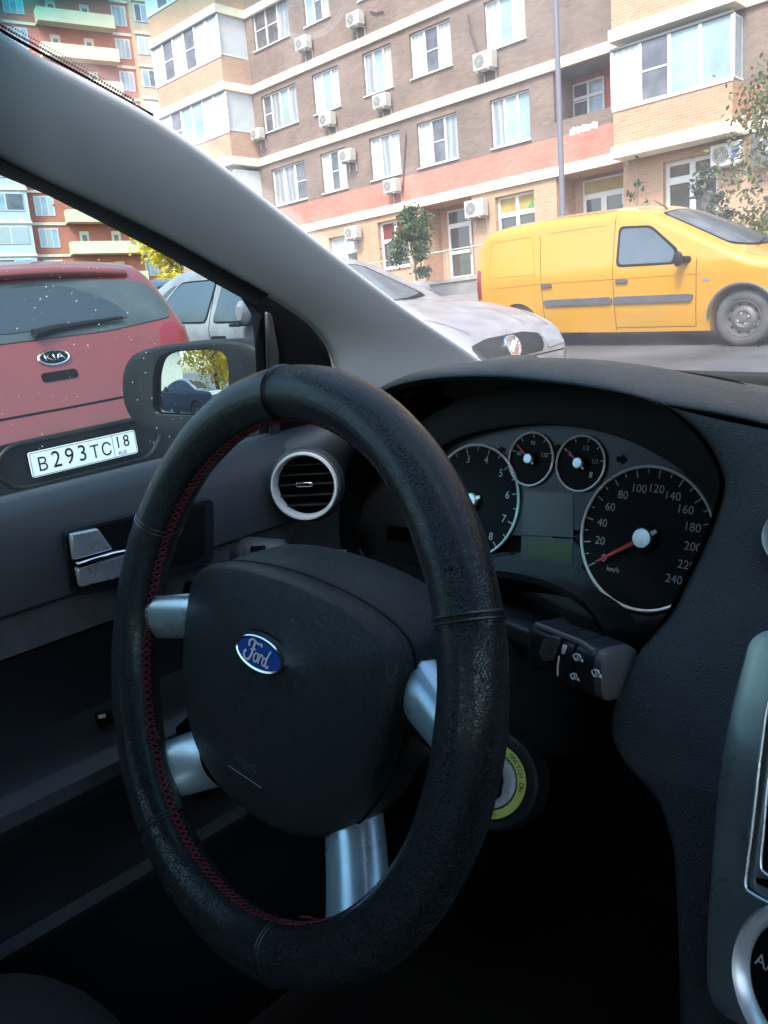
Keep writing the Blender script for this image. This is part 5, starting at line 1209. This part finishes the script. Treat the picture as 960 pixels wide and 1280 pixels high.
for y in np.linspace(-.66, .66, 19):
    k = 1-.10*(y/.66)**2; y *= .90; z = 1.345-.035*(y/.6)**2
    rows.append([Vector((.62, y, z+.015)), Vector((.40, y, z+.022)), Vector((.30+.05*(y/.66)**2, y, z+.008)), Vector((.275+.05*(y/.66)**2, y, z-.022)), Vector((.30+.05*(y/.66)**2, y, z-.045)), Vector((.46, y, z-.055))])
mb.grid(rows, 'red_paint'); mb.build('roof_spoiler', kia, sub=1)
for s in (-1, 1):
    dr = 'R' if s < 0 else 'L'
    lp_ = [(s*.56, .80), (s*.68, .80), (s*.71, .92), (s*.70, 1.035), (s*.60, 1.03), (s*.56, .94)]
    decal(bv, lp_, 'B', 'lamp_red', .008, .04).build('tail_lamp', kia)
    decal(bv, [(.02, .82), (.22, .86), (.30, 1.0), (.10, 1.01)], dr, 'lamp_red', .008, .03).build('lamp_side', kia)
    decal(bv, [(.55, 1.06), (1.1, 1.03), (1.1, 1.30), (.75, 1.30)], dr, 'car_glass', .004, .04).build('side_window', kia)
    decal(bv, [(1.2, 1.02), (2.4, 1.0), (2.2, 1.29), (1.2, 1.31)], dr, 'car_glass', .004, .04).build('side_window', kia)
    for wx in (.75, 3.35): car_wheel(kia, wx, s*.79, .305, .31, .2, s)
mb = MB(); seam(bv, [(-.69, .735), (-.4, .722), (0, .72), (.4, .722), (.69, .735)], 'B', .010, mb=mb); mb.build('panel_gap', kia)
bp_ = decal(bv, [(-.62, .27), (.62, .27), (.66, .56), (.55, .605), (.3, .622), (-.3, .622), (-.55, .605), (-.66, .56)], 'B', 'car_black', .010, .04).build('bumper_insert', kia)
mb = MB(); Pz = round_poly([(-.42, .525), (-.33, .42), (.33, .42), (.42, .525), (.33, .612), (-.33, .612)], .05)
hz = [hit(bv, *src(q, 'B'))[0]+Vector((-.018, 0, 0)) for q in Pz]; mb.tube(hz, .011, 'car_black', 8, closed=True); mb.poly([h+Vector((.012, 0, 0)) for h in hz], 'car_black'); mb.build('plate_recess', bp_)
xp = hit(bv, *src((0, .51), 'B'))[0].x-.03; zp_ = .513
mb = MB(); P = round_poly([(-.26, -.056), (.26, -.056), (.26, .056), (-.26, .056)], .012); mb.prism([(xp, -y, zp_+z) for y, z in P], (-.006, 0, 0), 'plate_white'); plate = mb.build('licence_plate', kia)
mb = MB(); ux, uy = (0, -1, 0), (0, 0, 1); X_ = xp-.0068
for t, y, z, sz in (('В', .205, -.008, .085), ('2', .140, .000, .105), ('9', .078, .000, .105), ('3', .016, .000, .105), ('Т', -.045, -.008, .085), ('С', -.103, -.008, .085), ('1', -.165, .012, .078), ('8', -.208, .012, .078)):
    put_text(mb, t, sz, (X_, y, zp_+z), ux, uy, 'print_dark', sx=.9)
for a, b, c, d in ((-.256, .256, .0505, .0525), (-.256, .256, -.0525, -.0505), (-.256, -.254, -.0505, .0505), (.254, .256, -.0505, .0505), (-.140, -.138, -.0505, .0505)): mb.poly([(X_, a, zp_+c), (X_, a, zp_+d), (X_, b, zp_+d), (X_, b, zp_+c)], 'print_dark')
put_text(mb, 'RUS', .024, (X_, -.180, zp_-.038), ux, uy, 'print_dark')
mb.build('plate_lettering', plate, smooth=False)
hb, hn = hit(bv, *src((0, .945), 'B')); up_ = (Vector((0, 0, 1))-hn*hn.z).normalized(); rt2 = Vector((0, -1, 0)); P = lambda a, b, l: hb+rt2*a+up_*b+hn*l
mb = MB(); ov = lambda a, b, l: [P(a*math.cos(t), b*math.sin(t), l) for t in np.linspace(0, 2*pi, 40, endpoint=False)]
mb.grid([ov(.076, .039, -.01), ov(.076, .039, .006), ov(.072, .035, .010), ov(.066, .030, .008)], 'chrome', close=True); mb.poly(ov(.067, .031, .007), 'print_dark')
bd = mb.build('badge', kia)
mb = MB(); put_text(mb, 'KIA', .050, P(0, 0, .0095), rt2, up_, 'chrome', sx=1.25); mb.build('badge_lettering', bd, solid=.004)
decal(bv, [(-.085, .845), (.085, .845), (.085, .885), (-.085, .885)], 'B', 'print_dark', .004, .015).build('tailgate_grip', kia)

# ------------------------------------------------------------------ trees
def make_tree(x, y, h, r0, crown, n, leaf, lm, seed, label, name='tree', base=None, group=None, ncl=26, droop=.0, cat='tree', nl=10):
    rnd = random.Random(seed); z0 = base if base is not None else gz(x, y)
    root = tag(empty(name, Matrix.Translation((x, y, z0))), label, cat, group)
    mb = MB(); tp = [Vector((rnd.uniform(-.05, .05)*h*k, rnd.uniform(-.05, .05)*h*k, h*.94*k-.15)) for k in (0, .25, .5, .75, 1)]
    mb.tube(catmull(tp, 14), [r0*(1-.85*i/13) for i in range(14)], 'bark', 8)
    cl = []
    cz0, cz1, cr = crown
    for k in range(ncl):
        t = rnd.random()**.8; zz = cz0+(cz1-cz0)*t; rr = cr*(math.sin(pi*min(1, .12+.85*t))**.7)*math.sqrt(rnd.uniform(.15, 1)); a = rnd.uniform(0, 2*pi)
        c = Vector((math.cos(a)*rr, math.sin(a)*rr, zz)); cl.append((c, rnd.uniform(.55, 1.1)))
        if k < nl*2: 
            s = Vector((0, 0, max(.2, zz-rr*.8))); m_ = s.lerp(c, .5)+Vector((0, 0, .12*rr)); mb.tube(catmull([s, m_, c], 6), [r0*.28*(1-.8*i/5) for i in range(6)], 'bark', 5)
    mb.build('trunk', root)
    mb = MB(); V, Fc = [], []; sc_l = cr*.34
    for i in range(n):
        c, s = cl[rnd.randrange(len(cl))]
        d = Vector((rnd.gauss(0, 1), rnd.gauss(0, 1), rnd.gauss(0, .8)))*sc_l*s*.62; p = c+d; p.z -= droop*rnd.random()*cr
        if p.z < .1: continue
        e = Vector((rnd.gauss(0, 1), rnd.gauss(0, 1), rnd.gauss(0, 1))).normalized(); f = e.orthogonal().normalized(); q = rnd.uniform(.6, 1.3)*leaf
        k = len(V); V += [p-e*q, p+f*q*.5, p+e*q, p-f*q*.5]; Fc.append((k, k+1, k+2, k+3))
    mb.add(V, Fc, lm); mb.build('crown', root, smooth=False); return root
wx_, _, wz_ = wpt(516, 372, 21.4)
make_tree(wx_+.95, 20.6, 2.85, .05, (.5, 2.85, .70), 4200, .065, 'leaf_green', 3, 'small dark green sapling in front of the shop windows', 'sapling', ncl=22)
bx_ = wpt(956, 290, 16.8)[0]
make_tree(bx_+.55, 16.8, 4.1, .09, (.3, 4.0, 1.45), 7500, .062, 'leaf_olive', 11, 'thin olive and yellowing tree at the right in front of the shop', ncl=60, droop=.2, nl=16)
make_tree(wpt(884, 270, 18.2)[0], 18.2, 2.5, .06, (.3, 2.5, .55), 1100, .06, 'leaf_conifer', 5, 'dark green conifer bush behind the van windscreen', 'conifer', ncl=18)
make_tree(wpt(793, 262, 20.5)[0], 20.5, 3.4, .04, (1.6, 3.4, .30), 60, .07, 'leaf_green', 8, 'bare thin young tree by the brick pier behind the van roof', 'sapling', ncl=9, nl=5)
yp = _ray(225, 350, CAM)*46.0
make_tree(float(yp[0]), float(yp[1]), 6.6, .2, (.8, 6.6, 2.5), 6500, .16, 'leaf_yellow', 21, 'bright yellow autumn tree between the red tower and the white sedan', ncl=34, base=float(yp[2])+CAMZ-3.6)
gp_ = _ray(170, 352, CAM)*60.0
make_tree(float(gp_[0]), float(gp_[1]), 3.2, .12, (.4, 3.2, 1.5), 1800, .13, 'leaf_green', 22, 'dark green bush at the foot of the red tower', 'bush', ncl=26, base=float(gp_[2])+CAMZ-3.6)
make_tree(-7.0, -19.5, 7.5, .2, (1.4, 7.5, 2.7), 6000, .17, 'leaf_yellow', 31, 'yellow autumn tree behind the viewer, seen only in the door mirror', ncl=36)
make_tree(-26, -10, 11.0, .25, (1.5, 11, 4.0), 4200, .24, 'leaf_yellow', 33, 'tall yellow tree behind the viewer, mirrored in the shop glass', ncl=40)

# ------------------------------------------------------------------ red tower far left
U_ = Vector((.242, .970, 0)); NR = Vector((.970, -.242, 0)); r_ = _ray(110, 300, CAM)*82.0; RO = Vector((float(r_[0]), float(r_[1]), 0))
def rb(px, py):
    r = Vector([float(v) for v in _ray(px, py, CAM)]); t = RO.dot(NR)/r.dot(NR); p = r*t-RO; return p.dot(U_), p.z+CAMZ
tw = tag(empty('tower_block', Matrix(((U_.x, -NR.x, 0, RO.x), (U_.y, -NR.y, 0, RO.y), (0, 0, 1, 0), (0, 0, 0, 1)))), 'tall red brick tower block with long cream balconies, far left behind the cars', 'apartment building')
FH = 2.95; zb0 = rb(100, 319)[1]; k0 = math.floor((zb0-gz(-60, 30))/FH); zbase = zb0-k0*FH
s_ = [rb(x, 290)[0] for x in (-60, 38, 85, 171, 196, 238)]
NFL = 17; top = zbase+NFL*FH
mb = MB(); mb.box((s_[1], 0, zbase-8), (s_[4], 10, top), 'red_brick'); mb.build('wall', tw, smooth=False)
mb = MB(); mb.box((s_[0]-6, -1.2, zbase-8), (s_[1]-.01, 9.9, top), 'white_panel'); mb.build('pale_bay', tw, smooth=False)
mb = MB(); mb.box((s_[4]+.01, -1.0, zbase-8), (s_[5], 9.9, top), 'beige_brick'); mb.build('beige_bay', tw, smooth=False)
mb = MB(); mb.box((s_[0]-6.2, -1.5, top), (s_[5]+.2, 10.2, top+.5), 'cream_paint'); mb.build('roof_edge', tw, smooth=False)
for k in range(1, NFL):
    z = zbase+k*FH
    mb = MB(); mb.box((s_[2]-.1, -1.35, z), (s_[3]+.2, -1.2, z+1.15), 'balcony_cream'); mb.box((s_[2]-.1, -1.2, z), (s_[3]+.2, -.005, z+.18), 'balcony_cream'); mb.box((s_[2]-.1, -1.2, z+.181), (s_[2]+.05, -.005, z+1.15), 'balcony_cream'); mb.box((s_[3]+.05, -1.2, z+.181), (s_[3]+.2, -.005, z+1.15), 'balcony_cream'); mb.build('balcony', tw, smooth=False)
    for q in (.22, .68):
        x = s_[2]+(s_[3]-s_[2])*q; mb = MB(); mb.box((x-.45, -.06, z+.2), (x+.45, -.01, z+2.25), 'balcony_cream'); mb.box((x-.22, -.08, z+1.2), (x+.22, -.061, z+1.9), 'dark_pane'); mb.build('balcony_door', tw, smooth=False)
    for a, b in ((s_[1]+.8, s_[2]-1.0), (s_[3]+.45, s_[4]-.35)):
        mb = MB(); mb.box((a-.08, -.05, z+.75), (b+.08, -.004, z+2.55), 'white_frame'); w = mb.build('window', tw, smooth=False)
        mb = MB(); n = 3
        for i in range(n): mb.box((a+(b-a)*i/n+.06, -.065, z+.85), (a+(b-a)*(i+1)/n-.04, -.051, z+2.45), ('curtain', 'sky_pane', 'curtain')[(i+k) % 3])
        mb.build('pane', w, smooth=False)
    mb = MB(); mb.box((s_[1]+.02, -.10, z-.12), (s_[2]-.12, -.003, z+.12), 'cream_paint'); mb.box((s_[3]+.22, -.10, z-.12), (s_[4]-.02, -.003, z+.12), 'cream_paint'); mb.build('floor_band', tw, smooth=False)
    mb = MB(); mb.box((s_[4]+.02, -1.12, z-.14), (s_[5]+.06, -1.001, z+.10), 'balcony_cream'); mb.box((s_[0]-6, -1.32, z-.14), (s_[1]+.06, -1.201, z+.10), 'balcony_cream'); mb.build('bay_band', tw, smooth=False)
    for (a, b, y, n) in ((s_[4]+.25, s_[5]-.1, -1.0, 5), (s_[0], s_[1]-.4, -1.2, 4)):
        mb = MB(); mb.box((a, y-.06, z+1.0), (b, y-.004, z+2.6), 'white_frame'); w = mb.build('bay_window', tw, smooth=False)
        mb = MB()
        for i in range(n): mb.box((a+(b-a)*i/n+.07, y-.075, z+1.1), (a+(b-a)*(i+1)/n-.05, y-.061, z+2.5), ('curtain', 'dark_pane', 'curtain', 'sky_pane')[(i*2+k) % 4])
        mb.build('pane', w, smooth=False)
# pale house behind us, met only in the mirror
e = tag(empty('low_house', Matrix.Translation((-23.5, -33.5, gz(-23, -33)))), 'pale low house with a red roof behind the viewer, seen only in the door mirror', 'house')
mb = MB(); mb.box((-5, -5, -2), (5, 5, 5), 'cream_paint'); mb.build('wall', e, smooth=False)
mb = MB(); mb.prism([(-5.6, -5.6, 5.02), (-5.6, 5.6, 5.02), (-5.6, 0, 8.0)], (11.2, 0, 0), 'red_brick'); mb.build('roof', e, smooth=False)
for wx in (-3, 0, 3):
    mb = MB(); mb.box((wx-.7, 5.003, 2.0), (wx+.7, 5.05, 3.8), 'dark_pane'); mb.build('window', e, smooth=False)

# ------------------------------------------------------------------ light, sky, camera
w = bpy.data.worlds.new('World'); SC.world = w; w.use_nodes = True; nt = w.node_tree
sky = nt.nodes.new('ShaderNodeTexSky'); sky.sky_type = 'NISHITA'; sky.sun_disc = False
SEL, SAZ = 52, 158                           # elevation and compass bearing (from +y towards +x)
sky.sun_elevation = rad(SEL); sky.sun_rotation = rad(SAZ); sky.air_density = 1.0; sky.dust_density = 3.0; sky.ozone_density = 1.0
bg = nt.nodes['Background']; bg.inputs['Strength'].default_value = SKY_S; nt.links.new(sky.outputs[0], bg.inputs['Color'])
ld = bpy.data.lights.new('sun', 'SUN'); ld.energy = SUN_S; ld.angle = rad(12); ld.color = (1.0, .95, .88)
lo = bpy.data.objects.new('sun', ld); COL.objects.link(lo)
sd = Vector((math.sin(rad(SAZ))*math.cos(rad(SEL)), math.cos(rad(SAZ))*math.cos(rad(SEL)), math.sin(rad(SEL))))
lo.rotation_euler = sd.to_track_quat('Z', 'Y').to_euler()
cam = bpy.data.cameras.new('camera'); co = bpy.data.objects.new('camera', cam); COL.objects.link(co); SC.camera = co
cam.sensor_fit = 'VERTICAL'; cam.sensor_height = 36.0; cam.lens = FOC/1280*36.0; cam.clip_start = .01; cam.clip_end = 2000
R_, Dn, Fw = CAM
co.matrix_world = Matrix(((R_[0], -Dn[0], -Fw[0], 0), (R_[1], -Dn[1], -Fw[1], 0), (R_[2], -Dn[2], -Fw[2], CAMZ), (0, 0, 0, 1)))
vs = SC.view_settings; vs.view_transform = 'Standard'; vs.look = 'None'; vs.exposure = EXPO; vs.gamma = 1; vs.use_curve_mapping = False
cyc = SC.cycles; cyc.max_bounces = 8; cyc.diffuse_bounces = 4; cyc.glossy_bounces = 4; cyc.transparent_max_bounces = 16; cyc.sample_clamp_indirect = 6; cyc.caustics_reflective = False; cyc.caustics_refractive = False
cyc.use_denoising = True
